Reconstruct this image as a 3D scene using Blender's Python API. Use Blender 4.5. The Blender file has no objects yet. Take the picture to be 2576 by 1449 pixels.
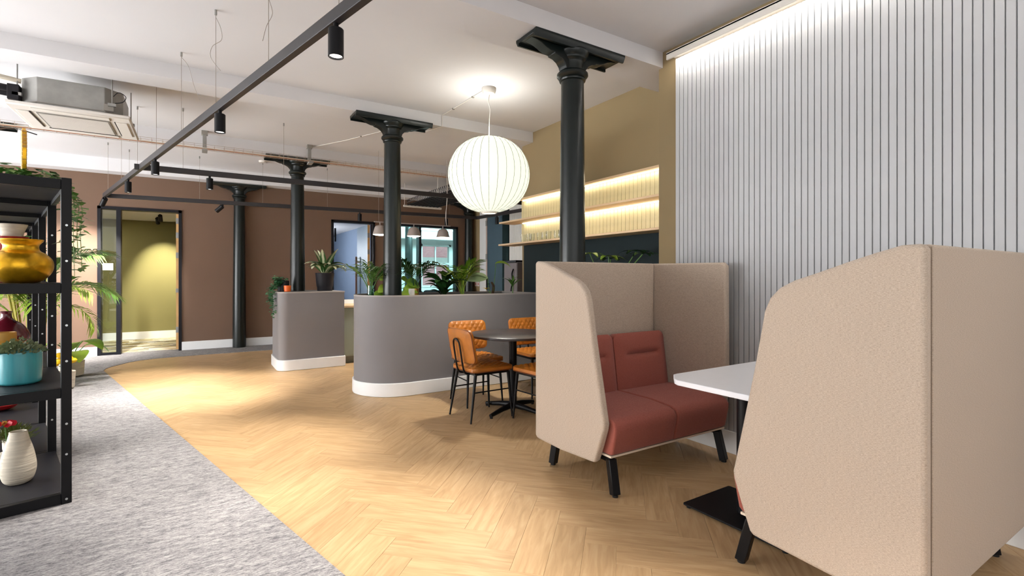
import bpy, bmesh, math, random
from mathutils import Vector, Matrix, Euler
random.seed(7)
R = math.radians
sc = bpy.context.scene
C = sc.collection

# ------------------------------------------------------------------ camera
FPX, W_, H_ = 1250.0, 2576.0, 1449.0
YAW = R(32.5); EYE = 1.27
cam_d = bpy.data.cameras.new('camera'); cam = bpy.data.objects.new('camera', cam_d); C.objects.link(cam)
cam.location = (0, 0, EYE); cam.rotation_euler = (R(90), 0, -YAW)
cam_d.sensor_width = 36.0; cam_d.lens = 36.0 * FPX / W_
cam_d.shift_y = -(724.5 - 697.0) / W_
cam_d.clip_start = 0.05; cam_d.clip_end = 200
sc.camera = cam
# ------------------------------------------------------------------ world, exposure
sc.view_settings.view_transform = 'Standard'
try: sc.view_settings.look = 'None'
except Exception: pass
sc.view_settings.gamma = 1.0; sc.view_settings.use_curve_mapping = False
sc.view_settings.exposure = 0.12
wd = bpy.data.worlds.new('world'); sc.world = wd; wd.use_nodes = True
bg = wd.node_tree.nodes['Background']; bg.inputs[0].default_value = (1.0, 0.975, 0.95, 1); bg.inputs[1].default_value = 1.3
cy = sc.cycles
cy.max_bounces = 5; cy.diffuse_bounces = 3; cy.glossy_bounces = 3; cy.transmission_bounces = 4; cy.transparent_max_bounces = 8
cy.caustics_reflective = False; cy.caustics_refractive = False; cy.sample_clamp_indirect = 6.0
cy.use_light_tree = False; cy.use_adaptive_sampling = True; cy.adaptive_threshold = 0.12; cy.adaptive_min_samples = 16

def area_light(name, loc, rot, sx, sy, power, col=(1, 1, 1)):
    d = bpy.data.lights.new(name, 'AREA'); d.shape = 'RECTANGLE'; d.size = sx; d.size_y = sy; d.energy = power; d.color = col
    o = bpy.data.objects.new(name, d); C.objects.link(o); o.location = loc; o.rotation_euler = rot; return o

area_light('side_fill_light', (-4.9,6.4,1.25), (R(90),0,R(-90)), 6.5, 1.9, 560, (0.97,0.985,1.0))  # added fill from the unseen left, brightens the far end
area_light('rear_fill_light', (0.2,-2.9,1.6), (R(90),0,0), 5.5, 2.6, 25, (0.94,0.97,1.0))  # weak fill added behind the camera, no window modelled there
# ------------------------------------------------------------------ helpers
def lin(c):
    return tuple(((v / 255.0) / 12.92 if v / 255.0 <= 0.04045 else ((v / 255.0 + 0.055) / 1.055) ** 2.4) for v in c)

class MB:
    def __init__(s): s.v = []; s.f = []; s.uv = None
    def add(s, vs, fs):
        n = len(s.v); s.v += [tuple(p) for p in vs]; s.f += [tuple(i + n for i in f) for f in fs]; return s
    def box(s, x0, y0, z0, x1, y1, z1):
        return s.add([(x0,y0,z0),(x1,y0,z0),(x1,y1,z0),(x0,y1,z0),(x0,y0,z1),(x1,y0,z1),(x1,y1,z1),(x0,y1,z1)],
                     [(0,3,2,1),(4,5,6,7),(0,1,5,4),(1,2,6,5),(2,3,7,6),(3,0,4,7)])
    def obox(s, c, size, rot):
        m = rot if isinstance(rot, Matrix) else Euler(rot).to_matrix()
        h = [k / 2 for k in size]
        vs = [Vector(c) + m @ Vector((sx*h[0], sy*h[1], sz*h[2])) for sz in (-1,1) for sx, sy in ((-1,-1),(1,-1),(1,1),(-1,1))]
        return s.add(vs, [(0,3,2,1),(4,5,6,7),(0,1,5,4),(1,2,6,5),(2,3,7,6),(3,0,4,7)])
    def bar(s, a, b, w, h):
        a, b = Vector(a), Vector(b); d = (b - a); L = d.length; d.normalize()
        up = Vector((0,0,1)) if abs(d.z) < 0.99 else Vector((1,0,0))
        sd = d.cross(up).normalized(); u = sd.cross(d)
        m = Matrix((d, sd, u)).transposed()
        return s.obox((a + b) / 2, (L, w, h), m)
    def prism(s, poly, z0, z1):
        n = len(poly)
        vs = [(x,y,z0) for x,y in poly] + [(x,y,z1) for x,y in poly]
        return s.add(vs, [tuple(range(n))[::-1], tuple(range(n,2*n))] + [(i,(i+1)%n,n+(i+1)%n,n+i) for i in range(n)])
    def ext(s, poly, a0, a1, axis='x'):
        n = len(poly)
        def P(p, a): return (a, p[0], p[1]) if axis == 'x' else (p[0], a, p[1])
        vs = [P(p,a0) for p in poly] + [P(p,a1) for p in poly]
        return s.add(vs, [tuple(range(n)), tuple(range(n,2*n))[::-1]] + [(i,n+i,n+(i+1)%n,(i+1)%n) for i in range(n)])
    def cyl(s, p0, p1, r0, r1=None, n=12, caps=True):
        r1 = r0 if r1 is None else r1
        p0, p1 = Vector(p0), Vector(p1); d = (p1-p0).normalized()
        a = d.orthogonal().normalized(); b = d.cross(a)
        vs = []
        for p, r in ((p0,r0),(p1,r1)):
            vs += [p + (a*math.cos(2*math.pi*i/n) + b*math.sin(2*math.pi*i/n))*r for i in range(n)]
        fs = [(i,(i+1)%n,n+(i+1)%n,n+i) for i in range(n)]
        if caps: fs += [tuple(range(n))[::-1], tuple(range(n,2*n))]
        return s.add(vs, fs)
    def tube(s, pts, r, n=8, caps=True):
        pts = [Vector(p) for p in pts]; rs = r if isinstance(r, (list, tuple)) else [r]*len(pts)
        vs, prev = [], None
        for i, p in enumerate(pts):
            d = (pts[min(i+1,len(pts)-1)] - pts[max(i-1,0)]).normalized()
            a = d.orthogonal().normalized() if prev is None else (prev - d*prev.dot(d)).normalized()
            prev = a; b = d.cross(a)
            vs += [p + (a*math.cos(2*math.pi*k/n) + b*math.sin(2*math.pi*k/n))*rs[i] for k in range(n)]
        fs = [(i*n+k, i*n+(k+1)%n, (i+1)*n+(k+1)%n, (i+1)*n+k) for i in range(len(pts)-1) for k in range(n)]
        if caps: fs += [tuple(range(n))[::-1], tuple(range((len(pts)-1)*n, len(pts)*n))]
        return s.add(vs, fs)
    def lathe(s, prof, c=(0,0,0), n=32, cap0=True, cap1=True):
        vs = [(c[0]+r*math.cos(2*math.pi*k/n), c[1]+r*math.sin(2*math.pi*k/n), c[2]+z) for r,z in prof for k in range(n)]
        m = len(prof)
        fs = [(i*n+k, i*n+(k+1)%n, (i+1)*n+(k+1)%n, (i+1)*n+k) for i in range(m-1) for k in range(n)]
        if cap0: fs.append(tuple(range(n))[::-1])
        if cap1: fs.append(tuple(range((m-1)*n, m*n)))
        return s.add(vs, fs)
    def mesh(s, name, mat, smooth=True, ang=38, recalc=True):
        me = bpy.data.meshes.new(name); me.from_pydata(s.v, [], s.f)
        if recalc:
            bm = bmesh.new(); bm.from_mesh(me); bmesh.ops.recalc_face_normals(bm, faces=bm.faces); bm.to_mesh(me); bm.free()
        if mat: me.materials.append(mat)
        if smooth:
            me.polygons.foreach_set('use_smooth', [True]*len(me.polygons)); me.set_sharp_from_angle(angle=R(ang))
        me.update(); return me
    def build(s, name, mat, parent=None, loc=(0,0,0), rot=None, bevel=0, seg=2, smooth=True, ang=38, recalc=True):
        o = bpy.data.objects.new(name, s.mesh(name, mat, smooth, ang, recalc)); C.objects.link(o)
        o.location = loc
        if rot: o.rotation_euler = rot
        if parent: o.parent = parent
        if bevel:
            b = o.modifiers.new('bevel', 'BEVEL'); b.width = bevel; b.segments = seg; b.limit_method = 'ANGLE'; b.angle_limit = R(40)
        return o

def tag(o, label=None, cat=None, group=None, kind=None):
    if label: o['label'] = label
    if cat: o['category'] = cat
    if group: o['group'] = group
    if kind: o['kind'] = kind
    return o
def thing(name, label, cat, loc=(0,0,0), rz=0, group=None):
    o = bpy.data.objects.new(name, None); C.objects.link(o); o.empty_display_size = 0.1
    o.location = loc; o.rotation_euler = (0,0,rz); return tag(o, label, cat, group)
def struct(o): o['kind'] = 'structure'; return o
def link_copy(o, parent):
    c = o.copy(); C.objects.link(c); c.parent = parent; return c
def dup(root, loc, rz, label, scale=None):
    r = root.copy(); C.objects.link(r); r.location = loc; r.rotation_euler = (0,0,rz); r['label'] = label
    if scale: r.scale = scale
    for ch in list(root.children):
        c = link_copy(ch, r)
        for g in list(ch.children): link_copy(g, c)
    return r
def inst(name, me, parent, loc, rot=(0,0,0), scale=(1,1,1)):
    o = bpy.data.objects.new(name, me); C.objects.link(o); o.parent = parent
    o.location = loc; o.rotation_euler = rot; o.scale = scale; return o
def arc(cx, cy, r, a0, a1, n):
    return [(cx + r*math.cos(R(a0+(a1-a0)*i/n)), cy + r*math.sin(R(a0+(a1-a0)*i/n))) for i in range(n+1)]
def rrect(x0, y0, x1, y1, r, n=6):
    rr = r if isinstance(r, (list,tuple)) else [r]*4   # corners: (x0,y0),(x1,y0),(x1,y1),(x0,y1)
    out = []
    for (cx, cy, a), q in zip(((x0,y0,180),(x1,y0,270),(x1,y1,0),(x0,y1,90)), rr):
        if q <= 0: out.append((cx,cy)); continue
        ox = cx + (q if cx == x0 else -q); oy = cy + (q if cy == y0 else -q)
        out += arc(ox, oy, q, a, a+90, n)
    return out
def smooth_pts(pts, n=6):
    P = [Vector(p) for p in pts]; out = []
    for i in range(len(P)-1):
        p0, p1, p2, p3 = P[max(i-1,0)], P[i], P[i+1], P[min(i+2,len(P)-1)]
        for k in range(n):
            t = k/n
            out.append(0.5*((2*p1)+(p2-p0)*t+(2*p0-5*p1+4*p2-p3)*t*t+(3*p1-p0-3*p2+p3)*t**3))
    out.append(P[-1]); return out

# ------------------------------------------------------------------ materials
def nt(name):
    m = bpy.data.materials.new(name); m.use_nodes = True
    t = m.node_tree; return m, t, t.nodes['Principled BSDF'], t.nodes, t.links
def mat(name, col, rough=0.6, metal=0.0, var=0.06, vscale=6.0, bump=0.0, bscale=60.0, spec=0.5, stretch=None, coat=0.0, emit=None, estr=0.0, sheen=0.0, linear=False, trans=0.0):
    m, t, b, N, L = nt(name)
    c = col if linear else lin(col)
    b.inputs['Roughness'].default_value = rough; b.inputs['Metallic'].default_value = metal
    b.inputs['Specular IOR Level'].default_value = spec
    if coat: b.inputs['Coat Weight'].default_value = coat; b.inputs['Coat Roughness'].default_value = 0.15
    if sheen: b.inputs['Sheen Weight'].default_value = sheen
    if trans: b.inputs['Transmission Weight'].default_value = trans
    tc = N.new('ShaderNodeTexCoord'); src = tc.outputs['Object']
    if stretch:
        mp = N.new('ShaderNodeMapping'); mp.inputs['Scale'].default_value = stretch; L.new(src, mp.inputs[0]); src = mp.outputs[0]
    if var > 0:
        nz = N.new('ShaderNodeTexNoise'); nz.inputs['Scale'].default_value = vscale; nz.inputs['Detail'].default_value = 4
        L.new(src, nz.inputs['Vector'])
        mx = N.new('ShaderNodeMix'); mx.data_type = 'RGBA'
        mx.inputs['A'].default_value = tuple(min(1, k*(1-var)) for k in c) + (1,)
        mx.inputs['B'].default_value = tuple(min(1, k*(1+var)) for k in c) + (1,)
        rp = N.new('ShaderNodeMapRange'); rp.inputs['From Min'].default_value = 0.3; rp.inputs['From Max'].default_value = 0.7
        L.new(nz.outputs['Fac'], rp.inputs['Value']); L.new(rp.outputs['Result'], mx.inputs['Factor'])
        L.new(mx.outputs['Result'], b.inputs['Base Color'])
    else:
        b.inputs['Base Color'].default_value = c + (1,)
    if bump > 0:
        n2 = N.new('ShaderNodeTexNoise'); n2.inputs['Scale'].default_value = bscale; n2.inputs['Detail'].default_value = 3
        L.new(src, n2.inputs['Vector'])
        bp = N.new('ShaderNodeBump'); bp.inputs['Strength'].default_value = bump; bp.inputs['Distance'].default_value = 0.01
        L.new(n2.outputs['Fac'], bp.inputs['Height']); L.new(bp.outputs['Normal'], b.inputs['Normal'])
    if emit:
        b.inputs['Emission Color'].default_value = lin(emit) + (1,); b.inputs['Emission Strength'].default_value = estr
    return m
def emitter(name, col, strength):
    m, t, b, N, L = nt(name); b.inputs['Base Color'].default_value = (0.8,0.8,0.8,1)
    b.inputs['Emission Color'].default_value = lin(col) + (1,); b.inputs['Emission Strength'].default_value = strength; return m
def glass(name, col=(1,1,1), rough=0.0, refl=0.12):
    m, t, b, N, L = nt(name); N.remove(b)
    tr = N.new('ShaderNodeBsdfTransparent'); tr.inputs[0].default_value = col + (1,)
    gl = N.new('ShaderNodeBsdfGlossy'); gl.inputs['Roughness'].default_value = rough
    fr = N.new('ShaderNodeFresnel'); fr.inputs[0].default_value = 1.45
    mx = N.new('ShaderNodeMixShader')
    mm = N.new('ShaderNodeMath'); mm.operation = 'MULTIPLY'; mm.inputs[1].default_value = refl/0.04*0.5; mm.use_clamp = True
    L.new(fr.outputs[0], mm.inputs[0]); L.new(mm.outputs[0], mx.inputs[0]); L.new(tr.outputs[0], mx.inputs[1]); L.new(gl.outputs[0], mx.inputs[2])
    L.new(mx.outputs[0], N['Material Output'].inputs[0]); return m

def wood_floor_mat():
    m, t, b, N, L = nt('oak_plank')
    uv = N.new('ShaderNodeUVMap'); oi = N.new('ShaderNodeObjectInfo'); ge = N.new('ShaderNodeNewGeometry')
    ad = N.new('ShaderNodeMath'); ad.operation = 'ADD'; L.new(oi.outputs['Random'], ad.inputs[0]); L.new(ge.outputs['Random Per Island'], ad.inputs[1])
    fr = N.new('ShaderNodeMath'); fr.operation = 'FRACT'; L.new(ad.outputs[0], fr.inputs[0])
    mu = N.new('ShaderNodeMath'); mu.operation = 'MULTIPLY'; mu.inputs[1].default_value = 53.0; L.new(fr.outputs[0], mu.inputs[0])
    cx = N.new('ShaderNodeCombineXYZ'); L.new(mu.outputs[0], cx.inputs[0]); L.new(mu.outputs[0], cx.inputs[2])
    va = N.new('ShaderNodeVectorMath'); va.operation = 'ADD'; L.new(uv.outputs[0], va.inputs[0]); L.new(cx.outputs[0], va.inputs[1])
    mp = N.new('ShaderNodeMapping'); mp.inputs['Scale'].default_value = (1.6, 14, 1); L.new(va.outputs[0], mp.inputs[0])
    nz = N.new('ShaderNodeTexNoise'); nz.inputs['Scale'].default_value = 2.6; nz.inputs['Detail'].default_value = 6; nz.inputs['Distortion'].default_value = 0.8; L.new(mp.outputs[0], nz.inputs['Vector'])
    cr = N.new('ShaderNodeValToRGB'); e = cr.color_ramp.elements
    e[0].position = 0.28; e[0].color = lin((170,138,98)) + (1,); e[1].position = 0.72; e[1].color = lin((198,167,126)) + (1,)
    q = e.new(0.5); q.color = lin((186,153,112)) + (1,)
    L.new(nz.outputs['Fac'], cr.inputs[0])
    hs = N.new('ShaderNodeHueSaturation'); mr = N.new('ShaderNodeMapRange'); mr.inputs['To Min'].default_value = 0.93; mr.inputs['To Max'].default_value = 1.05
    L.new(fr.outputs[0], mr.inputs[0]); L.new(mr.outputs[0], hs.inputs['Value']); L.new(cr.outputs[0], hs.inputs['Color']); L.new(hs.outputs[0], b.inputs['Base Color'])
    b.inputs['Roughness'].default_value = 0.42; b.inputs['Specular IOR Level'].default_value = 0.35
    bp = N.new('ShaderNodeBump'); bp.inputs['Strength'].default_value = 0.08; bp.inputs['Distance'].default_value = 0.004
    L.new(nz.outputs['Fac'], bp.inputs['Height']); L.new(bp.outputs[0], b.inputs['Normal']); return m
def carpet_mat():
    m, t, b, N, L = nt('grey_carpet')
    tc = N.new('ShaderNodeTexCoord')
    mp = N.new('ShaderNodeMapping'); mp.inputs['Scale'].default_value = (1.0, 3.4, 1); mp.inputs['Rotation'].default_value = (0,0,R(-4)); L.new(tc.outputs['Object'], mp.inputs[0])
    n1 = N.new('ShaderNodeTexNoise'); n1.inputs['Scale'].default_value = 9; n1.inputs['Detail'].default_value = 8; n1.inputs['Roughness'].default_value = 0.75; L.new(mp.outputs[0], n1.inputs['Vector'])
    n2 = N.new('ShaderNodeTexNoise'); n2.inputs['Scale'].default_value = 140; n2.inputs['Detail'].default_value = 3; L.new(mp.outputs[0], n2.inputs['Vector'])
    n3 = N.new('ShaderNodeTexNoise'); n3.inputs['Scale'].default_value = 34; n3.inputs['Detail'].default_value = 4; L.new(mp.outputs[0], n3.inputs['Vector'])
    c1 = N.new('ShaderNodeValToRGB'); e = c1.color_ramp.elements
    e[0].position = 0.32; e[0].color = lin((94,92,96)) + (1,); e[1].position = 0.68; e[1].color = lin((180,176,174)) + (1,)
    mixf = N.new('ShaderNodeMath'); mixf.operation = 'MULTIPLY_ADD'; mixf.inputs[1].default_value = 0.45
    mm = N.new('ShaderNodeMath'); mm.operation = 'MULTIPLY_ADD'; mm.inputs[1].default_value = 0.6; mm.inputs[2].default_value = -0.02
    L.new(n2.outputs[0], mm.inputs[0])
    m3 = N.new('ShaderNodeMath'); m3.operation = 'MULTIPLY_ADD'; m3.inputs[1].default_value = 0.55; L.new(n3.outputs[0], m3.inputs[0]); L.new(mm.outputs[0], m3.inputs[2])
    m4 = N.new('ShaderNodeMath'); m4.operation = 'MULTIPLY_ADD'; m4.inputs[1].default_value = 0.75; L.new(n1.outputs[0], m4.inputs[0]); L.new(m3.outputs[0], m4.inputs[2])
    m5 = N.new('ShaderNodeMath'); m5.operation = 'ADD'; m5.inputs[1].default_value = -0.43; L.new(m4.outputs[0], m5.inputs[0])
    L.new(m5.outputs[0], c1.inputs[0])
    L.new(c1.outputs[0], b.inputs['Base Color']); b.inputs['Roughness'].default_value = 0.95; b.inputs['Specular IOR Level'].default_value = 0.1
    bp = N.new('ShaderNodeBump'); bp.inputs['Strength'].default_value = 0.6; bp.inputs['Distance'].default_value = 0.006
    L.new(n2.outputs[0], bp.inputs['Height']); L.new(bp.outputs[0], b.inputs['Normal']); return m
def weave_mat(name, c0, c1, scale=420, rough=0.95, bump=0.14):
    m, t, b, N, L = nt(name)
    tc = N.new('ShaderNodeTexCoord')
    mp = N.new('ShaderNodeMapping'); mp.inputs['Scale'].default_value = (0.45, 0.45, 1.6); L.new(tc.outputs['Object'], mp.inputs[0])
    n1 = N.new('ShaderNodeTexNoise'); n1.inputs['Scale'].default_value = scale; n1.inputs['Detail'].default_value = 5; n1.inputs['Roughness'].default_value = 0.7; L.new(mp.outputs[0], n1.inputs['Vector'])
    cr = N.new('ShaderNodeValToRGB'); e = cr.color_ramp.elements
    e[0].position = 0.33; e[0].color = lin(c0) + (1,); e[1].position = 0.62; e[1].color = lin(c1) + (1,)
    m2 = N.new('ShaderNodeMapping'); m2.inputs['Scale'].default_value = (0.16, 0.16, 2.2); L.new(tc.outputs['Object'], m2.inputs[0])
    n2 = N.new('ShaderNodeTexNoise'); n2.inputs['Scale'].default_value = scale*1.1; n2.inputs['Detail'].default_value = 4; L.new(m2.outputs[0], n2.inputs['Vector'])
    mm = N.new('ShaderNodeMath'); mm.operation = 'MULTIPLY_ADD'; mm.inputs[1].default_value = 0.6; L.new(n2.outputs[0], mm.inputs[0]); L.new(n1.outputs[0], mm.inputs[2])
    ms = N.new('ShaderNodeMath'); ms.operation = 'SUBTRACT'; ms.inputs[1].default_value = 0.30; L.new(mm.outputs[0], ms.inputs[0])
    L.new(ms.outputs[0], cr.inputs[0]); L.new(cr.outputs[0], b.inputs['Base Color'])
    b.inputs['Roughness'].default_value = rough; b.inputs['Specular IOR Level'].default_value = 0.15; b.inputs['Sheen Weight'].default_value = 0.15
    bp = N.new('ShaderNodeBump'); bp.inputs['Strength'].default_value = bump; bp.inputs['Distance'].default_value = 0.002
    L.new(n1.outputs[0], bp.inputs['Height']); L.new(bp.outputs[0], b.inputs['Normal']); return m
def patch_carpet():
    m, t, b, N, L = nt('patchwork_carpet')
    tc = N.new('ShaderNodeTexCoord'); mp = N.new('ShaderNodeMapping'); mp.inputs['Scale'].default_value = (1.7, 9, 1); L.new(tc.outputs['Object'], mp.inputs[0])
    vo = N.new('ShaderNodeTexVoronoi'); vo.distance = 'CHEBYCHEV'; vo.inputs['Scale'].default_value = 1.6; L.new(mp.outputs[0], vo.inputs['Vector'])
    sp = N.new('ShaderNodeSeparateColor'); L.new(vo.outputs['Color'], sp.inputs[0])
    cr = N.new('ShaderNodeValToRGB'); cr.color_ramp.interpolation = 'CONSTANT'; e = cr.color_ramp.elements
    e[0].position = 0; e[0].color = lin((226,216,180)) + (1,); e[1].position = 0.3; e[1].color = lin((170,152,96)) + (1,)
    for p, c in ((0.45,(120,112,100)),(0.55,(240,236,220)),(0.8,(196,186,160)),(0.92,(96,84,66))):
        q = e.new(p); q.color = lin(c) + (1,)
    L.new(sp.outputs[0], cr.inputs[0]); L.new(cr.outputs[0], b.inputs['Base Color']); b.inputs['Roughness'].default_value = 0.95; return m
def leaf_mat(name, c0, c1, rough=0.4):
    m, t, b, N, L = nt(name)
    oi = N.new('ShaderNodeObjectInfo'); tc = N.new('ShaderNodeTexCoord'); nz = N.new('ShaderNodeTexNoise'); nz.inputs['Scale'].default_value = 9; L.new(tc.outputs['Object'], nz.inputs['Vector'])
    ad = N.new('ShaderNodeMath'); ad.operation = 'MULTIPLY_ADD'; ad.inputs[1].default_value = 0.6; L.new(oi.outputs['Random'], ad.inputs[0]); 
    m2 = N.new('ShaderNodeMath'); m2.operation = 'MULTIPLY_ADD'; m2.inputs[1].default_value = 1.2; m2.inputs[2].default_value = -0.4; L.new(nz.outputs[0], m2.inputs[0]); L.new(m2.outputs[0], ad.inputs[2])
    mx = N.new('ShaderNodeMix'); mx.data_type = 'RGBA'; mx.inputs['A'].default_value = lin(c0) + (1,); mx.inputs['B'].default_value = lin(c1) + (1,); L.new(ad.outputs[0], mx.inputs['Factor'])
    L.new(mx.outputs['Result'], b.inputs['Base Color']); b.inputs['Roughness'].default_value = rough
    b.inputs['Subsurface Weight'].default_value = 0.0; return m
def variegated_mat():
    m, t, b, N, L = nt('variegated_leaf')
    uv = N.new('ShaderNodeUVMap'); sp = N.new('ShaderNodeSeparateXYZ'); L.new(uv.outputs[0], sp.inputs[0])
    nz = N.new('ShaderNodeTexNoise'); nz.inputs['Scale'].default_value = 5; L.new(uv.outputs[0], nz.inputs['Vector'])
    ab = N.new('ShaderNodeMath'); ab.operation = 'ABSOLUTE'; L.new(sp.outputs[1], ab.inputs[0])
    ad = N.new('ShaderNodeMath'); ad.operation = 'MULTIPLY_ADD'; ad.inputs[1].default_value = 0.5; L.new(nz.outputs[0], ad.inputs[0]); L.new(ab.outputs[0], ad.inputs[2])
    cr = N.new('ShaderNodeValToRGB'); e = cr.color_ramp.elements
    e[0].position = 0.46; e[0].color = lin((206,206,172)) + (1,); e[1].position = 0.72; e[1].color = lin((52,92,42)) + (1,)
    L.new(ad.outputs[0], cr.inputs[0]); L.new(cr.outputs[0], b.inputs['Base Color']); b.inputs['Roughness'].default_value = 0.4; return m
def brick_mat():
    m, t, b, N, L = nt('red_brick')
    tc = N.new('ShaderNodeTexCoord'); mp = N.new('ShaderNodeMapping'); mp.inputs['Rotation'].default_value = (R(90),0,0); L.new(tc.outputs['Object'], mp.inputs[0])
    br = N.new('ShaderNodeTexBrick'); br.inputs['Scale'].default_value = 4.5
    br.inputs['Color1'].default_value = lin((232,158,168)) + (1,); br.inputs['Color2'].default_value = lin((214,136,150)) + (1,); br.inputs['Mortar'].default_value = lin((230,196,202)) + (1,)
    br.inputs['Mortar Size'].default_value = 0.015; L.new(mp.outputs[0], br.inputs['Vector']); L.new(br.outputs[0], b.inputs['Base Color']); b.inputs['Roughness'].default_value = 0.9; return m

M = {}
M['plank'] = wood_floor_mat(); M['carpet'] = carpet_mat(); M['patch'] = patch_carpet()
M['joint'] = mat('plank_joint', (150,122,88), 0.8)
M['ceil'] = mat('white_plaster', (218,216,217), 0.9, var=0.02, vscale=1.5)
M['brown'] = mat('brown_paint', (109,85,69), 0.85, var=0.03, vscale=2, bump=0.05, bscale=200)
M['olive'] = mat('olive_paint', (146,127,94), 0.85, var=0.03, vscale=2)
M['olive2'] = mat('moss_paint', (126,119,74), 0.85, var=0.03, vscale=2)
M['teal'] = mat('dark_teal_paint', (14,30,33), 0.6, var=0.06, spec=0.2)
M['bluegrey'] = mat('blue_grey_paint', (116,130,150), 0.8, var=0.03)
M['bluelight'] = mat('light_blue_laminate', (150,175,196), 0.5, var=0.03)
M['skirt'] = mat('white_gloss_skirting', (232,232,232), 0.4, var=0.02)
M['white'] = mat('white_paint', (230,230,228), 0.6, var=0.02)
M['slat'] = mat('pale_grey_slat', (184,185,187), 0.6, var=0.02, vscale=3)
M['slatback'] = mat('slat_backing', (166,170,172), 0.8, var=0.02)
M['iron'] = mat('dark_green_cast_iron', (16,23,22), 0.30, var=0.15, vscale=10, bump=0.04, bscale=60, spec=0.38)
M['black'] = mat('black_metal', (12,12,15), 0.42, var=0.1, vscale=20, spec=0.22)
M['track'] = mat('black_track_metal', (34,30,32), 0.5, var=0.08, vscale=20)
M['frame'] = mat('black_door_frame', (16,16,22), 0.45, var=0.08, spec=0.25)
M['grey'] = mat('warm_grey_laminate', (118,115,117), 0.7, var=0.03, vscale=3)
M['greytop'] = mat('grey_capping', (150,145,142), 0.6, var=0.03)
M['sage'] = mat('sage_cabinet', (150,158,144), 0.55, var=0.02)
M['plinth'] = mat('olive_plinth', (116,114,100), 0.6)
M['oak'] = mat('pale_oak_board', (214,184,146), 0.5, var=0.12, vscale=4, stretch=(1,0.15,1))
M['cream2'] = mat('cream_ply', (222,206,184), 0.6)
M['oakedge'] = mat('oak_door_edge', (206,160,104), 0.5, var=0.1)
M['tile'] = mat('cream_glazed_tile', (204,192,148), 0.3, var=0.1, vscale=12, stretch=(1,1,0.3))
M['beige'] = weave_mat('beige_weave', (158,142,126), (194,178,162))
M['rust'] = weave_mat('rust_upholstery', (132,70,60), (160,92,80), scale=600, bump=0.15)
M['rustdark'] = mat('rust_seam', (88,36,32), 0.95)
M['leather'] = mat('tan_leather', (172,104,36), 0.36, var=0.22, vscale=9, bump=0.08, bscale=120, coat=0.1)
M['leatherdark'] = mat('tan_leather_piping', (120,62,20), 0.45)
M['tabletop'] = mat('dark_table_laminate', (48,42,42), 0.38, var=0.12, stretch=(0.3,1,1))
M['whitetop'] = mat('white_laminate', (232,232,236), 0.35, var=0.01)
M['rubber'] = mat('black_rubber', (12,12,12), 0.8)
M['steel'] = mat('galvanised_steel', (150,148,144), 0.45, metal=0.3, var=0.12, vscale=10)
M['bolt'] = mat('steel_bolt', (200,205,205), 0.3, metal=0.8)
M['plastic'] = mat('white_plastic', (226,220,212), 0.45, var=0.02)
M['vent'] = mat('grey_vent', (140,134,126), 0.6)
M['copper'] = mat('copper_pipe', (196,120,80), 0.35, metal=0.6)
M['wire'] = mat('galvanised_wire', (176,160,146), 0.45, metal=0.3)
M['thin'] = mat('steel_wire', (150,140,130), 0.5)
M['gold'] = mat('hammered_gold', (220,166,30), 0.30, metal=0.7, var=0.25, vscale=14, bump=0.15, bscale=35)
M['brass'] = mat('brass', (190,150,80), 0.3, metal=0.8)
M['red'] = mat('red_glaze', (150,22,26), 0.3)
M['maroon'] = mat('maroon_glaze', (92,18,32), 0.2, coat=0.4)
M['mustard'] = mat('mustard_glaze', (196,146,60), 0.5, var=0.1)
M['tealglaze'] = mat('turquoise_glaze', (62,150,160), 0.25, var=0.15, vscale=30, stretch=(1,1,0.1), coat=0.3)
M['darkteal'] = mat('petrol_glaze', (18,40,52), 0.3)
M['cream'] = mat('cream_ceramic', (206,196,178), 0.8, var=0.12, vscale=14, stretch=(0.3,0.3,5), bump=0.5, bscale=22)
M['soil'] = mat('potting_soil', (72,46,34), 0.95, var=0.3, vscale=40, bump=0.8, bscale=60)
M['blackpot'] = mat('charcoal_plastic_pot', (26,25,30), 0.5, spec=0.25)
M['orange'] = mat('orange_ceramic', (226,98,22), 0.4)
M['leafd'] = leaf_mat('dark_green_leaf', (22,52,24), (48,92,40))
M['leafm'] = leaf_mat('mid_green_leaf', (46,92,38), (100,142,58))
M['leafl'] = leaf_mat('bright_green_leaf', (92,142,34), (168,192,70))
M['leafp'] = leaf_mat('pale_green_leaf', (118,146,104), (176,196,150))
M['ivy'] = leaf_mat('ivy_leaf', (30,84,52), (96,150,104))
M['succ'] = leaf_mat('grey_green_leaf', (92,106,74), (160,172,132))
M['moss'] = leaf_mat('moss_sprig', (70,82,30), (120,130,60))
M['stemy'] = mat('yellow_cane', (170,160,60), 0.5, var=0.2)
M['stemg'] = mat('green_stem', (88,130,60), 0.5, var=0.2)
M['yellow'] = mat('yellow_petal', (240,190,16), 0.5)
M['redpetal'] = mat('red_petal', (220,30,50), 0.5)
M['varieg'] = variegated_mat(); M['brick'] = brick_mat()
M['stone'] = mat('pale_stone', (200,205,205), 0.9)
M['glass'] = glass('clear_glass', (0.93,0.97,0.96))
M['glassc'] = glass('cyan_tinted_glass', (0.78,0.95,0.95), refl=0.06)
M['tumbler'] = glass('tumbler_glass', (0.97,0.98,0.97), refl=0.03)
M['led'] = emitter('warm_led_strip', (255,238,206), 7.0)
M['led2'] = emitter('neutral_led_strip', (255,248,238), 20.0)
M['lens'] = emitter('spot_lens', (255,248,240), 6.0)
M['bulb'] = emitter('white_bulb', (255,244,230), 12.0)
M['tubelight'] = emitter('linear_light', (240,252,255), 5.0)
M['lampshade'] = emitter('white_lantern_skin', (246,250,230), 0.92); M['lampshade'].node_tree.nodes['Principled BSDF'].inputs['Base Color'].default_value = (0.32,0.32,0.28,1)
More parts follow.
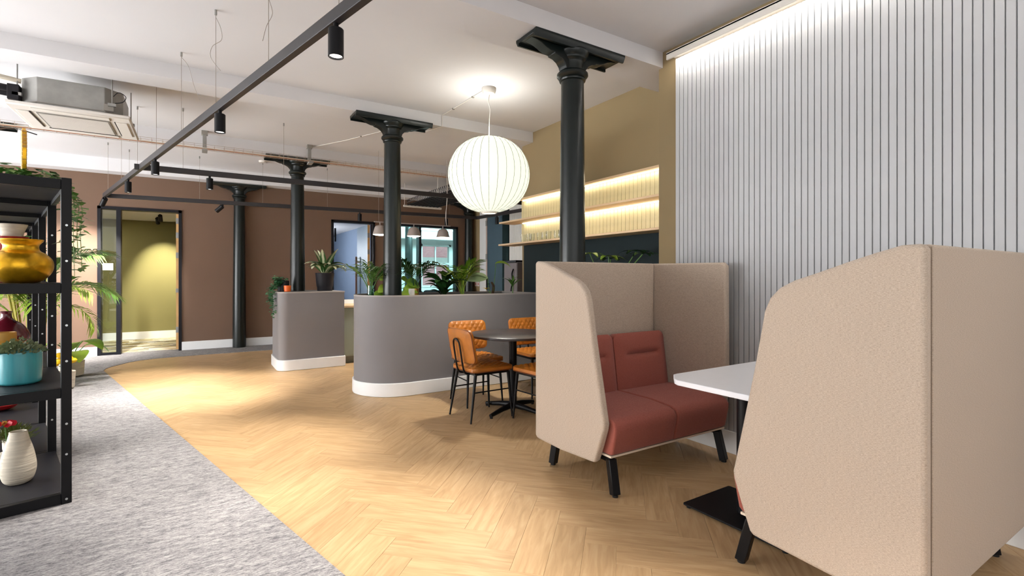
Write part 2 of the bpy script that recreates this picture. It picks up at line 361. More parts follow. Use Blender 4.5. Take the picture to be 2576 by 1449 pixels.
for k_ in ('lens','bulb','tubelight','led','led2'): M[k_].cycles.emission_sampling = 'NONE'
M['rib'] = mat('lantern_rib', (118,118,104), 0.8)
M['shadeg'] = mat('grey_bell_shade', (160,148,142), 0.5, var=0.03)
M['signred'] = mat('red_print', (190,50,50), 0.6); M['signdark'] = mat('dark_print', (90,95,95), 0.6)
M['blued'] = mat('blue_door_paint', (62,82,98), 0.6, var=0.04)
M['coffee'] = mat('grey_machine_casing', (96,90,92), 0.5, var=0.05)
M['candle'] = mat('white_wax', (232,228,220), 0.6)

# ------------------------------------------------------------------ structure: floors
CEIL = 3.15
def quadmesh(name, poly, z0, z1, m, **k): return MB().prism(poly, z0, z1).build(name, m, **k)
floor = struct(quadmesh('floor', [(-1.7,-3),(3.9,-3),(3.9,5.4),(5.8,5.4),(5.8,9.8),(-1.7,9.8)], -0.08, -0.004, M['joint'], smooth=False))
PW, PL = 0.15, 0.60
def plank_mesh():
    g = 0.0003; b = 0.0007
    x0, x1, y0, y1 = g, PL-g, g, PW-g
    v = [(x0,y0,-0.02),(x1,y0,-0.02),(x1,y1,-0.02),(x0,y1,-0.02),(x0,y0,-b),(x1,y0,-b),(x1,y1,-b),(x0,y1,-b),(x0+b,y0+b,0),(x1-b,y0+b,0),(x1-b,y1-b,0),(x0+b,y1-b,0)]
    f = [(8,9,10,11)] + [(a,(a+1)%4,4+(a+1)%4,4+a) for a in range(4)] + [(4+a,4+(a+1)%4,8+(a+1)%4,8+a) for a in range(4)]
    return v, f
pv, pf = plank_mesh()
def uv_fill(me, uvs):
    ul = me.uv_layers.new(name='UVMap')
    for lp in me.loops: ul.data[lp.index].uv = uvs[lp.vertex_index]
plank_me = bpy.data.meshes.new('plank'); plank_me.from_pydata(pv, [], pf); plank_me.materials.append(M['plank']); uv_fill(plank_me, [(p[0],p[1]) for p in pv])
O0 = Vector((1.251, 2.137)); uu = Vector((1,1)).normalized(); vv = Vector((-1,1)).normalized()
sY, cY = math.sin(YAW), math.cos(YAW)
def camxy(x, y): return x*cY - y*sY, x*sY + y*cY
planks = []
def carpet_side(x, y): # >0 = on the wood side
    ax, ay, bx, by = 0.535, 2.162, -1.051, 8.646
    dx, dy = bx-ax, by-ay
    return ((x-ax)*dy - (y-ay)*dx) / math.hypot(dx, dy)
for i in range(-90, 91):
    for j in range(-22, 23):
        for k in (0, 1):
            if k == 0: p, q, rot = i*PW + j*PL, i*PW - j*PL, R(45)
            else:      p, q, rot = i*PW + j*PL + PL + PW, i*PW - j*PL + PW - PL, R(135)
            o = O0 + uu*p + vv*q
            c_ = o + (uu*PL/2 + vv*PW/2 if k == 0 else vv*PL/2 - uu*PW/2)
            x, y = c_
            if carpet_side(x, y) < -0.28 or y > 9.75 or y < -2.6 or x > 5.6: continue
            if x > 3.5 and y < 5.6: continue
            if y > 4.9 and x > 3.4 and y < 5.6: continue
            cx_, cz_ = camxy(x, y)
            vis = cz_ > 1.2 and abs(cx_)/cz_ < 1.12 and EYE/cz_ < 0.66
            hid = (x > 2.0 and y < 1.3) or (y > 5.2 and x > 1.6) or (y > 7.4 and x > 0.95) or (x > 3.1 and y > 2.9)
            planks.append((0 if (vis and not hid) else 1, cz_, o, rot))
planks.sort(key=lambda a: (a[0], a[1]))
for n, (h, d, o, rot) in enumerate(planks[:300]):
    inst('plank', plank_me, floor, (o.x, o.y, 0), (0,0,rot))
rest = MB(); ruv = []
for h, d, o, rot in planks[300:]:
    c, s_ = math.cos(rot), math.sin(rot)
    rest.add([(o.x + x*c - y*s_, o.y + x*s_ + y*c, z) for x,y,z in pv], pf); ruv += [(x,y) for x,y,z in pv]
ro = rest.build('far_plank', M['plank'], floor, smooth=False, recalc=False); uv_fill(ro.data, ruv); ro['kind'] = 'stuff'
edge = [(0.91,0.62),(0.535,2.162),(-1.051,8.646)] + [(-1.045,8.82),(-1.0,8.98),(-0.929,9.109),(-0.84,9.28),(-0.723,9.40),(-0.54,9.49),(-0.327,9.527),(0.156,9.554),(1.161,9.55),(5.8,9.55)]
struct(quadmesh('floor_carpet', [(1.79,-3)] + edge + [(5.8,10.5),(-5,10.5),(-5,-3)], -0.03, 0.004, M['carpet'], smooth=False))

# ------------------------------------------------------------------ ceiling and beams
ceiling = struct(MB().box(-5,-3,CEIL,5.9,10.5,CEIL+0.15).build('ceiling', M['ceil'], smooth=False))
for y0, y1, zb in ((2.83,3.22,3.02),(5.30,5.62,3.02),(7.68,8.02,3.0),(10.02,10.42,2.945),(0.2,0.55,3.02)):
    MB().box(-5,y0,zb,5.6 if y0 > 4 else 3.9,y1,CEIL+0.02).build('ceiling_beam', M['ceil'], ceiling, smooth=False)

# ------------------------------------------------------------------ back wall with openings
WY = 10.32; WT = 10.46
def wall_seg(mb, x0, x1, z0, z1): mb.box(x0, WY, z0, x1, WT, z1)
wb = MB()
D1 = (-1.33, -0.20); D2 = (2.29, 3.17); G1 = (3.36, 5.09); TOP = 2.42
wall_seg(wb, -5, D1[0], 0, 2.98); wall_seg(wb, D1[1], D2[0], 0, 2.98); wall_seg(wb, D2[1], G1[0], 0, 2.98); wall_seg(wb, G1[1], 5.65, 0, 2.98)
wall_seg(wb, D1[0], D1[1], TOP, 2.98); wall_seg(wb, D2[0], D2[1], TOP, 2.98); wall_seg(wb, G1[0], G1[1], TOP, 2.98)
wall_back = struct(wb.build('wall_back', M['brown'], smooth=False))
bb = MB()
for x0, x1 in ((-5,D1[0]),(D1[1],0.57),(0.77,D2[0]),(D2[1],G1[0]),(G1[1],5.23),(5.44,5.5)):
    bb.box(x0, WY-0.02, 0.004, x1, WY, 0.15)
struct(bb.build('baseboard_back', M['skirt'], smooth=False, bevel=0.003))

# door 1: black frame, fixed side glass, open leaf
def bars(mb, x0, x1, top, w=0.045, y0=WY-0.02, y1=WT+0.02):
    mb.box(x0, y0, 0.004, x0+w, y1, top); mb.box(x1-w, y0, 0.004, x1, y1, top); mb.box(x0, y0, top-w, x1, y1, top); return mb
d1 = struct(bars(MB(), D1[0], D1[1], TOP).build('door_1', M['frame'], smooth=False))
MB().box(-1.09, WY-0.02, 0.004, -1.03, WT+0.02, TOP-0.045).build('mullion', M['frame'], d1, smooth=False)
MB().box(D1[0]+0.045, WY-0.01, 0.004, -1.09, WY+0.02, 0.045).build('bottom_rail', M['frame'], d1, smooth=False)
MB().box(D1[0]+0.045, WY+0.03, 0.03, -1.09, WY+0.042, TOP-0.045).build('glass_pane', M['glass'], d1, smooth=False)
lf = MB().box(-0.285, WT+0.01, 0.01, -0.245, WT+0.80, TOP-0.05).build('door_leaf', M['oakedge'], d1, smooth=False)
for z in (0.3, 1.6, 1.95, 2.2): MB().box(-0.288, WT+0.004, z, -0.25, WT+0.012, z+0.1).build('hinge', M['steel'], lf, smooth=False)
MB().box(-0.292, WT+0.004, 1.0, -0.25, WT+0.011, 1.07).build('lock_plate', M['steel'], lf, smooth=False)
# door 2
d2 = struct(bars(MB(), D2[0], D2[1], TOP).build('door_2', M['frame'], smooth=False))
lf = MB().box(3.06, WT+0.01, 0.01, 3.105, WT+0.82, TOP-0.05).build('door_leaf', M['bluelight'], d2, smooth=False)
MB().box(3.058, WT+0.004, 0.01, 3.107, WT+0.012, TOP-0.05).build('door_edge', M['oakedge'], lf, smooth=False)
for z in (0.3, 0.8, 1.75, 2.1): MB().box(3.056, WT, z, 3.10, WT+0.006, z+0.1).build('hinge', M['steel'], lf, smooth=False)
pull = MB().cyl((3.0,WT+0.66,0.55),(3.0,WT+0.66,1.72),0.022,n=10); pull.cyl((3.0,WT+0.66,0.7),(3.06,WT+0.66,0.7),0.012).cyl((3.0,WT+0.66,1.6),(3.06,WT+0.66,1.6),0.012)
pull.build('pull_handle', mat('rose_wood_pull', (168,128,110), 0.5), lf)
# window 1: glazed partition
w1 = struct(bars(MB(), G1[0], G1[1], TOP).build('window_1', M['frame'], smooth=False))
MB().box(4.145, WY-0.02, 0.004, 4.195, WT+0.02, TOP-0.045).build('mullion', M['frame'], w1, smooth=False)
MB().box(G1[0]+0.045, WY, 0.004, G1[1]-0.045, WT, 0.05).build('bottom_rail', M['frame'], w1, smooth=False)
for a, b in ((G1[0]+0.045,4.145),(4.195,G1[1]-0.045)): MB().box(a, WY+0.06, 0.05, b, WY+0.07, TOP-0.045).build('pane', M['glassc'], w1, smooth=False)

# rooms behind the back wall
def room(name, x0, x1, y1, zc, wallm, floorm, sides=True, back=True, cm='ceil'):
    struct(MB().box(x0-0.1,WT,-0.08,x1+0.1,y1+0.1,0.0).build('floor_'+name, floorm, smooth=False))
    struct(MB().box(x0-0.1,WT,zc,x1+0.1,y1+0.1,zc+0.1).build('ceiling_'+name, M[cm], smooth=False))
    if back: struct(MB().box(x0-0.1,y1,0,x1+0.1,y1+0.1,zc).build('wall_'+name+'_back', wallm, smooth=False))
    struct(MB().box(x0-0.1,WT,0,x0,y1,zc).build('wall_'+name+'_left', wallm, smooth=False))
    struct(MB().box(x1,WT,0,x1+0.1,y1,zc).build('wall_'+name+'_right', wallm, smooth=False))
room('lobby', -2.9, 0.4, 12.7, 2.43, M['olive2'], M['patch'])
struct(MB().box(-2.9,12.68,0,0.4,12.7,0.15).build('baseboard_lobby', M['skirt'], smooth=False))
room('office', 1.4, 3.5, 16.5, 2.52, M['bluegrey'], M['carpet'])
struct(MB().box(3.48,WT,0,3.5,16.5,0.15).build('baseboard_office', M['skirt'], smooth=False))
room('meeting', 3.7, 8.2, 14.6, 3.0, M['white'], M['carpet'], back=False)
# meeting room back wall with a sash window
wxa, wxb, wza, wzb = 5.92, 6.95, 0.95, 2.3
mbw = MB().box(3.6,14.6,0,wxa,14.75,3.0).box(wxb,14.6,0,8.3,14.75,3.0).box(wxa,14.6,0,wxb,14.75,wza).box(wxa,14.6,wzb,wxb,14.75,3.0)
struct(mbw.build('wall_meeting_back', M['white'], smooth=False))
w2 = MB().box(wxa,14.58,wza,wxa+0.06,14.72,wzb).box(wxb-0.06,14.58,wza,wxb,14.72,wzb).box(wxa,14.58,wzb-0.06,wxb,14.72,wzb).box(wxa,14.56,wza,wxb,14.72,wza+0.06)
w2.box(wxa,14.6,1.66,wxb,14.66,1.72)
w2 = struct(w2.build('window_2', M['white'], smooth=False))
MB().box(6.41,14.61,wza+0.06,6.45,14.65,wzb-0.06).build('glazing_bar', M['white'], w2, smooth=False)
MB().box(wxa+0.06,14.655,wza+0.06,wxb-0.06,14.66,1.66).build('pane', M['glass'], w2, smooth=False)
MB().box(wxa+0.06,14.655,1.72,wxb-0.06,14.66,wzb-0.06).build('pane', M['glass'], w2, smooth=False)
struct(MB().box(4.3,13.2,2.35,8.2,13.5,3.0).build('trim_1', M['white'], smooth=False))

# ------------------------------------------------------------------ right wall: slats and niche
wr = MB().box(3.30,-3,0,3.9,2.872,CEIL+0.02)
wall_right = struct(wr.build('wall_right', M['olive'], smooth=False))
MB().box(3.265,-1.4,0.16,3.30,2.665,3.02).build('slat_backing', M['slatback'], wall_right, smooth=False)
slat_me = MB().ext([(-0.0175,0.0),(0.0175,0.0),(0.0175,0.008),(0.0160,0.010),(-0.0160,0.010),(-0.0175,0.008)], 0, 2.86, 'x')
sm = bpy.data.meshes.new('slat')
sv = [(3.265 - p[2], p[1], 0.16 + p[0]) for p in slat_me.v]; sm.from_pydata(sv, [], slat_me.f)
bm = bmesh.new(); bm.from_mesh(sm); bmesh.ops.recalc_face_normals(bm, faces=bm.faces); bm.to_mesh(sm); bm.free(); sm.materials.append(M['slat'])
y = 2.645; ns = 0
while y > -1.35:
    inst('slat', sm, wall_right, (0, y, 0)); y -= 0.0394; ns += 1
struct(MB().box(3.25,-3,0.0,3.30,2.68,0.16).build('baseboard_right', M['skirt'], smooth=False, bevel=0.004))
pel = MB().box(3.165,-1.4,3.0,3.18,2.68,3.05).box(3.165,-1.4,3.04,3.30,2.68,3.055).build('light_pelmet', M['plastic'], wall_right, smooth=False)
MB().box(3.20,-1.38,3.026,3.225,2.66,3.038).build('led_strip', M['led2'], pel, smooth=False)
area_light('pelmet_led_light', (3.2125,0.64,3.024), (0,0,0), 0.02, 4.0, 11, (1,0.96,0.90))
wn = MB().box(3.70,2.872,0,3.9,5.55,CEIL+0.02)
wall_niche = struct(wn.build('wall_niche', M['olive'], smooth=False))
MB().box(3.690,2.872,0,3.70,5.50,1.69).build('painted_panel', M['teal'], wall_niche, smooth=False)
tv = MB().box(0,0.0015,0,0.012,0.0525,1).mesh('tile', M['tile'], smooth=False)
for k in range(49):
    for z0, z1 in ((1.715,1.985),(2.02,2.28)):
        inst('tile', tv, wall_niche, (3.688, 2.88 + k*0.0545, z0), (0,0,0), (1,1,z1-z0))
sh_lab = ('top pale oak shelf with light strip, under the olive wall', 'middle pale oak shelf with light strip over cream tiles', 'lowest pale oak shelf holding a row of glass tumblers')
for k, (z, yend, xf) in enumerate(((2.285,5.54,3.60),(1.985,5.74,3.45),(1.69,5.76,3.45))):
    t = thing('wall_shelf', sh_lab[k], 'shelf', (3.70,2.876,z), 0, 'niche shelves')
    MB().box(xf-3.70,0,0,-0.001,yend-2.876,0.022).build('board', M['oak'], t, bevel=0.002)
    if k < 2:
        MB().box(-0.045,0.02,-0.012,-0.03,5.48-2.876,-0.001).build('light_strip', M['led'], t, smooth=False)
        area_light('shelf_led_light', (3.70-0.0375,(2.896+5.48)/2,z-0.0135), (0,0,0), 0.012, 2.55, 2.0, (1,0.94,0.83))
for k in range(8):
    yy = 5.38 - k*0.115
    t = thing('glass_tumbler', 'clear glass tumbler on the lowest niche shelf', 'tumbler', (3.60 + 0.02*math.sin(k*2.3), yy, 1.7125), 0, 'tumblers on the lowest niche shelf')
    MB().lathe([(0.028,0),(0.034,0.05),(0.036,0.11),(0.033,0.11),(0.031,0.05),(0.025,0.008)], n=20).build('tumbler_body', M['tumbler'], t)
# kitchen end wall beyond the niche
struct(MB().box(5.5,5.4,0,5.65,9.58,CEIL+0.02).box(5.5,9.98,0,5.65,WT,CEIL+0.02).box(5.5,9.58,2.5,5.65,9.98,CEIL+0.02).build('wall_kitchen', M['olive'], smooth=False))
struct(MB().box(3.9,5.35,0,5.65,5.45,CEIL+0.02).build('wall_kitchen_front', M['olive'], smooth=False))
MBx = MB().box(5.465,9.63,0.004,5.5,9.95,2.9)
d3 = struct(MBx.build('door_3', M['skirt'], smooth=False, bevel=0.004))
MB().box(5.44,8.83,0.01,5.49,9.55,2.75).build('door_leaf', M['blued'], d3, smooth=False)
MB().box(5.43,9.55,0.01,5.49,9.60,2.75).build('door_edge', mat('pink_primer_edge',(190,168,160),0.6), d3, smooth=False)
for z in (0.5,1.66,2.4): MB().box(5.422,9.545,z,5.432,9.605,z+0.12).build('hinge', M['steel'], d3, smooth=False)
MB().cyl((5.44,9.48,1.12),(5.38,9.48,1.12),0.012).cyl((5.385,9.48,1.0),(5.385,9.48,1.25),0.016).build('pull_handle', M['black'], d3)
struct(MB().box(5.38,8.58,0.004,5.5,8.82,3.0).build('trim_2', M['teal'], smooth=False))
pn = struct(MB().box(5.42,7.0,0.004,5.5,8.58,3.0).build('trim_3', M['slatback'], smooth=False))
fl_me = MB().box(5.395,0.003,0.05,5.42,0.037,2.95).mesh('fluted_strip', M['white'], smooth=False)
for k in range(36): inst('fluted_strip', fl_me, pn, (0, 7.06+k*0.042, 0))
for k, px_y in enumerate((10.19, 10.07)):
    t = thing('notice_plate', ('small white plate with red print nearest the wall column', 'small white plate with red print nearest the white door frame')[k], 'notice', (5.5, px_y, 1.06), 0, 'red and white notice plates')
    MB().box(-0.008,-0.045,0,-0.0005,0.045,0.1).build('plate', M['white'], t, bevel=0.002)
    for q in range(3): MB().box(-0.010,-0.03+q*0.018,0.02,-0.0085,-0.02+q*0.018,0.08).build('print', M['signred'], t, smooth=False)

# ------------------------------------------------------------------ cast-iron columns
def column(label, x, y, top, half=None, plates=True):
    t = thing('cast_iron_column', label, 'column', (x,y,0), 0, 'cast iron columns')
    k = top
    cz = k - 0.215
    MB().lathe([(0.108,0.0),(0.106,0.3),(0.102,1.0),(0.095,1.8),(0.087,cz-0.06),(0.087,cz-0.045)], n=36).build('shaft', M['iron'], t)
    MB().lathe([(0.087,cz-0.05),(0.098,cz-0.045),(0.102,cz-0.035),(0.098,cz-0.026),(0.108,cz-0.02),(0.119,cz-0.006),(0.119,cz+0.01),(0.108,cz+0.022),(0.092,cz+0.027)], n=36).build('collar', M['iron'], t)
    MB().lathe([(0.084,cz+0.02),(0.082,cz+0.09),(0.086,cz+0.1),(0.102,cz+0.112),(0.102,cz+0.122),(0.108,cz+0.13),(0.124,cz+0.15),(0.128,cz+0.165),(0.12,cz+0.18),(0.12,k-0.03)], n=36).build('capital', M['iron'], t)
    hx = 0.43
    MB().box(-hx,-0.105,k-0.035,hx,0.105,k-0.004).build('top_plate', M['iron'], t, bevel=0.004)
    for s in (-1,1):
        MB().ext([(s*0.108,k-0.055),(s*0.095,k-0.055),(s*0.095,k-0.03),(s*0.105,k-0.004),(s*0.128,k-0.004),(s*0.128,k-0.02)], -hx, hx, 'x').build('plate_lip', M['iron'], t)
    for s in (-1,1):
        pr = [(0.06,cz+0.03),(0.092,cz+0.03),(0.10,cz+0.055),(0.125,cz+0.085),(0.16,cz+0.105),(0.20,cz+0.113),(0.20,cz+0.122),(0.235,cz+0.125),(0.28,cz+0.14),(0.32,cz+0.16),(0.36,cz+0.172),(0.41,k-0.036),(0.06,k-0.036)]
        MB().ext([(s*a,b) for a,b in pr], -0.045, 0.045, 'y').build('bracket', M['iron'], t, bevel=0.003)
    return t
column('dark iron column rising right behind the red sofa booth', 2.43, 2.955, 3.02)
column('dark iron column standing in the rounded end of the long planter', 1.845, 5.37, 3.02)
column('dark iron column rising from the small grey counter block', 1.257, 7.80, 3.0)
column('dark iron column against the brown wall right of the olive doorway', 0.67, 10.235, 2.945)
column('dark iron column in the far right corner behind the planter palms', 5.335, 10.235, 2.945)
column('dark iron column past the left edge, only its bracket showing', -2.17, 7.83, 3.0)
column('pale lit iron column inside the bright glazed room', 4.55, 12.0, 2.99)

# ------------------------------------------------------------------ planter wall and counter block
def offset_poly(x0, x1, y0, y1, r, d):  # left end rounded, right end square
    return arc(x0+r, y0+r, r+d, 180, 270, 14) + [(x1, y0-d)] + [(x1, y1+d)] + arc(x0+r, y1-r, r+d, 90, 180, 14)
t = thing('planter_wall', 'long grey planter wall with rounded end behind the dining chairs', 'planter', (1.48,5.08,0))
X0, X1, Y0, Y1 = 0.0, 2.17, 0.0, 0.9
MB().prism(offset_poly(X0,X1,Y0,Y1,0.45,0), 0.14, 1.02).build('body', M['grey'], t)
outer = offset_poly(X0,X1,Y0,Y1,0.45,0); inner = offset_poly(X0,X1-0.03,Y0,Y1,0.45,-0.03)
n = len(outer)
for rname, rz0, rz1, rm in (('rim_wall',1.02,1.06,'grey'),('capping',1.0601,1.075,'greytop')):
    rim = MB(); rim.add([(x,y,rz0) for x,y in outer]+[(x,y,rz1) for x,y in outer]+[(x,y,rz1) for x,y in inner]+[(x,y,rz0) for x,y in inner],
        [(i,(i+1)%n,n+(i+1)%n,n+i) for i in range(n)]+[(n+i,n+(i+1)%n,2*n+(i+1)%n,2*n+i) for i in range(n)]+[(2*n+i,2*n+(i+1)%n,3*n+(i+1)%n,3*n+i) for i in range(n)])
    rim.build(rname, M[rm], t)
MB().prism(offset_poly(X0,X1-0.032,Y0,Y1,0.45,-0.032), 1.0201, 1.045).build('soil', M['soil'], t)
MB().prism(offset_poly(X0,X1,Y0,Y1,0.45,0.016), 0.001, 0.145).build('skirting', M['skirt'], t, bevel=0.006)
t = thing('counter_block', 'short grey counter block carrying the black potted plant', 'counter', (0.945,7.30,0))
pl = rrect(0,0,0.855,0.95,[0.12,0,0,0.3],8)
MB().prism(pl, 0.14, 1.05).build('body', M['grey'], t)
MB().prism(rrect(-0.006,-0.006,0.861,0.956,[0.126,0,0,0.306],8), 1.05, 1.068).build('capping', M['greytop'], t, bevel=0.003)
MB().prism(rrect(-0.018,-0.018,0.87,0.968,[0.138,0,0,0.318],8), 0.001, 0.145).build('skirting', M['skirt'], t, bevel=0.006)
t = thing('kitchen_cabinet', 'sage green kitchen base cabinet with wood worktop between the grey counters', 'cabinet', (1.83,7.46,0))
MB().box(0,0.03,0.10,1.75,0.58,0.82).build('carcass', M['sage'], t, smooth=False)
MB().box(0.0,0.06,0.001,1.75,0.56,0.10).build('plinth', M['plinth'], t, smooth=False)
for k in range(3):
    d = MB().box(0.004+k*0.583,0.01,0.115,0.579+k*0.583,0.03,0.815).build('door', M['sage'], t, bevel=0.002)
    MB().bar((0.16+k*0.583,-0.008,0.27),(0.30+k*0.583,-0.008,0.27),0.012,0.008).build('handle', M['bolt'], d)
MB().box(-0.01,-0.015,0.82,1.76,0.58,0.852).build('worktop', M['oak'], t, bevel=0.003)
MB().box(0,0.56,0.852,1.75,0.58,0.915).build('upstand', M['white'], t, smooth=False)
t = thing('coffee_machine', 'grey coffee machine half hidden beside the tall niche shelves', 'machine', (4.55,6.95,0.9))
MB().box(-0.16,-0.2,0,0.2,0.2,0.62).build('casing', M['coffee'], t, bevel=0.02)
MB().box(-0.17,-0.19,0.60,0.21,0.21,0.645).build('lid', M['black'], t, bevel=0.01)
MB().lathe([(0.001,0),(0.055,0),(0.06,0.02),(0.05,0.035),(0.02,0.04)], n=20).build('dial', M['black'], t, loc=(0.03,-0.2,0.30), rot=(R(90),0,0))
MB().tube(smooth_pts([(-0.16,-0.1,0.5),(-0.2,-0.12,0.42),(-0.19,-0.12,0.3),(-0.22,-0.12,0.15),(-0.2,-0.12,0.02)]),0.012).build('hose', M['black'], t)
t = thing('side_cabinet', 'grey low cabinet under the coffee machine', 'cabinet', (4.15,6.6,0))
MB().box(0,0,0.08,1.25,0.7,0.87).build('carcass', M['grey'], t, smooth=False); MB().box(0.03,0.03,0,1.22,0.67,0.08).build('plinth', M['plinth'], t, smooth=False)
MB().box(-0.01,-0.01,0.87,1.26,0.71,0.9).build('worktop', M['oak'], t, bevel=0.003)

# ------------------------------------------------------------------ booth sofas
def cushion(w, d, h, r, puff, n=14, quilt=0.0, qn=8, crease=None):
    """soft slab: w along x, d along y, height h, rounded plan corners and pillowed faces"""
    def pt(u, v):
        x, y = u*w/2, v*d/2
        a = (abs(x)-(w/2-r))/r; b = (abs(y)-(d/2-r))/r
        if a > 0 and b > 0:
            a, b = a*math.sqrt(1-b*b/2), b*math.sqrt(1-a*a/2)
            x = math.copysign(w/2-r+a*r, x); y = math.copysign(d/2-r+b*r, y)
        return x, y
    mb = MB(); g = [ -1+2*i/n for i in range(n+1) ]
    g = [math.copysign(abs(k)**0.8, k) for k in g]
    top, bot = [], []
    for v in g:
        for u in g:
            x, y = pt(u, v); e = max(abs(u), abs(v))
            f = (1-e**6)
            z = h/2 + puff*(1-u*u)*(1-v*v) - (1-f)*min(h*0.28, 0.02)
            if quilt:
                p_, q_ = (x*1.35+y)*qn, (x*1.35-y)*qn
                q = min(abs(p_ - round(p_)), abs(q_ - round(q_)))
                z += quilt*(min(q*2.6, 1)**0.7 - 0.7)*f
            if crease and abs(u) < 0.72: z -= crease[1]*math.exp(-((v-crease[0])/0.07)**2)*(1-(u/0.72)**4)
            top.append((x,y,z)); bot.append((x,y,-h/2 + (1-f)*min(h*0.2,0.012)))
    m = n+1; mb.v = top+bot; o = m*m
    for i in range(n):
        for j in range(n):
            a, b, c, d_ = i*m+j, i*m+j+1, (i+1)*m+j+1, (i+1)*m+j
            mb.f.append((a,b,c,d_)); mb.f.append((o+a,o+d_,o+c,o+b))
    for j in range(n):
        mb.f.append((j+1,j,o+j,o+j+1)); mb.f.append((n*m+j,n*m+j+1,o+n*m+j+1,o+n*m+j))
        mb.f.append((j*m,(j+1)*m,o+(j+1)*m,o+j*m)); mb.f.append(((j+1)*m+n,j*m+n,o+j*m+n,o+(j+1)*m+n))
    return mb
def booth(label, loc, s):
    """local x: 0 (open side) .. 1.18 (wall side); local y: 0 back .. 0.68 front, times s"""
    t = thing('sofa_booth', label, 'sofa', loc, 0, 'high-backed sofa booths')
    Y = lambda a: a*s
    prof = [(0.0,0.19),(0.0,1.36),(0.006,1.374),(0.02,1.378),(0.07,1.376),(0.15,1.352),(0.235,1.323),(0.33,1.288),(0.42,1.257),(0.475,1.228),(0.515,1.187),(0.54,1.13),(0.552,1.06),(0.585,0.88),(0.676,0.45),(0.682,0.425),(0.676,0.39),(0.645,0.30),(0.605,0.195),(0.59,0.183),(0.56,0.18),(0.28,0.165),(0.02,0.17)]
    MB().ext([(Y(a),b) for a,b in prof], 0.0, 0.05, 'x').build('side_panel', M['beige'], t, bevel=0.014, seg=3)
    prof2 = [(0.0,0.19),(0.0,1.36),(0.015,1.378),(0.655,1.372),(0.682,1.35),(0.686,0.5),(0.66,0.35),(0.605,0.195),(0.56,0.18),(0.02,0.17)]
    MB().ext([(Y(a),b) for a,b in prof2], 1.13, 1.18, 'x').build('side_panel', M['beige'], t, bevel=0.014, seg=3)
    MB().box(0.051, min(0,Y(0.05)), 0.17, 1.129, max(0,Y(0.05)), 1.378).build('back_panel', M['beige'], t, bevel=0.012, seg=3)
    # stitched seams on the back corners
    for xx in (0.049, 1.131):
        MB().tube([(xx,Y(-0.001),0.20),(xx,Y(-0.001),1.37)],0.0028,n=6).build('seam', M['beige'], t)
    # seat and backrest cushions
    for k in range(2):
        x0, x1 = (0.056, 0.585) if k == 0 else (0.59, 1.124)
        sp = [(0.10,0.235),(0.10,0.455),(0.16,0.462),(0.50,0.462),(0.66,0.448),(0.70,0.432),(0.717,0.405),(0.716,0.375),(0.69,0.25),(0.675,0.235)]
        sp = [tuple(p) for p in sp]
        MB().ext([(Y(a),b) for a,b in sp], x0, x1, 'x').build('seat_cushion', M['rust'], t, bevel=0.013, seg=3)
        cm = cushion(x1-x0-0.004, 0.44, 0.09, 0.05, 0.014, n=28, crease=(0.30,0.036))
        rot = Matrix.Rotation(R(90 - 8), 3, 'X') if s < 0 else Matrix.Rotation(R(180),3,'Z') @ Matrix.Rotation(R(90-8),3,'X')
        c = Vector(((x0+x1)/2, Y(0.145), 0.635))
        cm.v = [tuple(rot @ Vector(p) + c) for p in cm.v]
        cm.build('backrest_cushion', M['rust'], t, ang=60)
    MB().box(0.056, min(Y(0.08),Y(0.68)), 0.222, 1.124, max(Y(0.08),Y(0.68)), 0.234).build('seat_board', M['cream2'], t, bevel=0.002)
    for xx in (0.09, 1.09):
        MB().box(xx-0.02, min(Y(0.06),Y(0.655)), 0.188, xx+0.02, max(Y(0.06),Y(0.655)), 0.2219).build('leg_rail', M['black'], t, bevel=0.002)
        ox = -0.035 if xx < 0.5 else 0.035
        for ya, yb in ((0.645,0.69),(0.13,0.10)):
            lg = MB(); a = Vector((xx,Y(ya),0.205)); b = Vector((xx+ox*0.3,Y(yb),0.012))
            lg.bar(a, b, 0.05, 0.045); l = lg.build('leg', M['black'], t, bevel=0.004)
            MB().cyl((b.x,b.y,0.0),(b.x,b.y,0.014),0.017,n=14).build('foot', M['rubber'], l)
    return t
booth('beige high-sided sofa with rust red cushions facing the camera', (1.965, 2.79, 0), -1)
booth('beige high-sided sofa seen from behind in the right foreground', (1.975, 0.63, 0), 1)

t = thing('meeting_table', 'white topped table on black post between the two booth sofas', 'table', (2.46,1.50,0))
tp = [(-0.38,-0.2),(-0.28,-0.3),(0.55,-0.3),(0.62,-0.24),(0.62,0.24),(0.55,0.31),(-0.24,0.31),(-0.27,0.305),(-0.36,0.225),(-0.38,0.19)]
MB().prism(tp, 0.715, 0.742).build('table_top', M['whitetop'], t, bevel=0.003)
MB().cyl((0,0.06,0.022),(0,0.06,0.715),0.041,n=28).build('post', M['black'], t)
MB().prism(rrect(-0.19,-0.27,0.23,0.31,0.012,3), 0.014, 0.024).build('base_plate', M['black'], t, bevel=0.002)
for ax, ay in ((-0.165,0.285),(0.205,0.285),(-0.165,-0.245),(0.205,-0.245)): MB().cyl((ax,ay,0.001),(ax,ay,0.014),0.014,n=12).build('foot', M['rubber'], t)

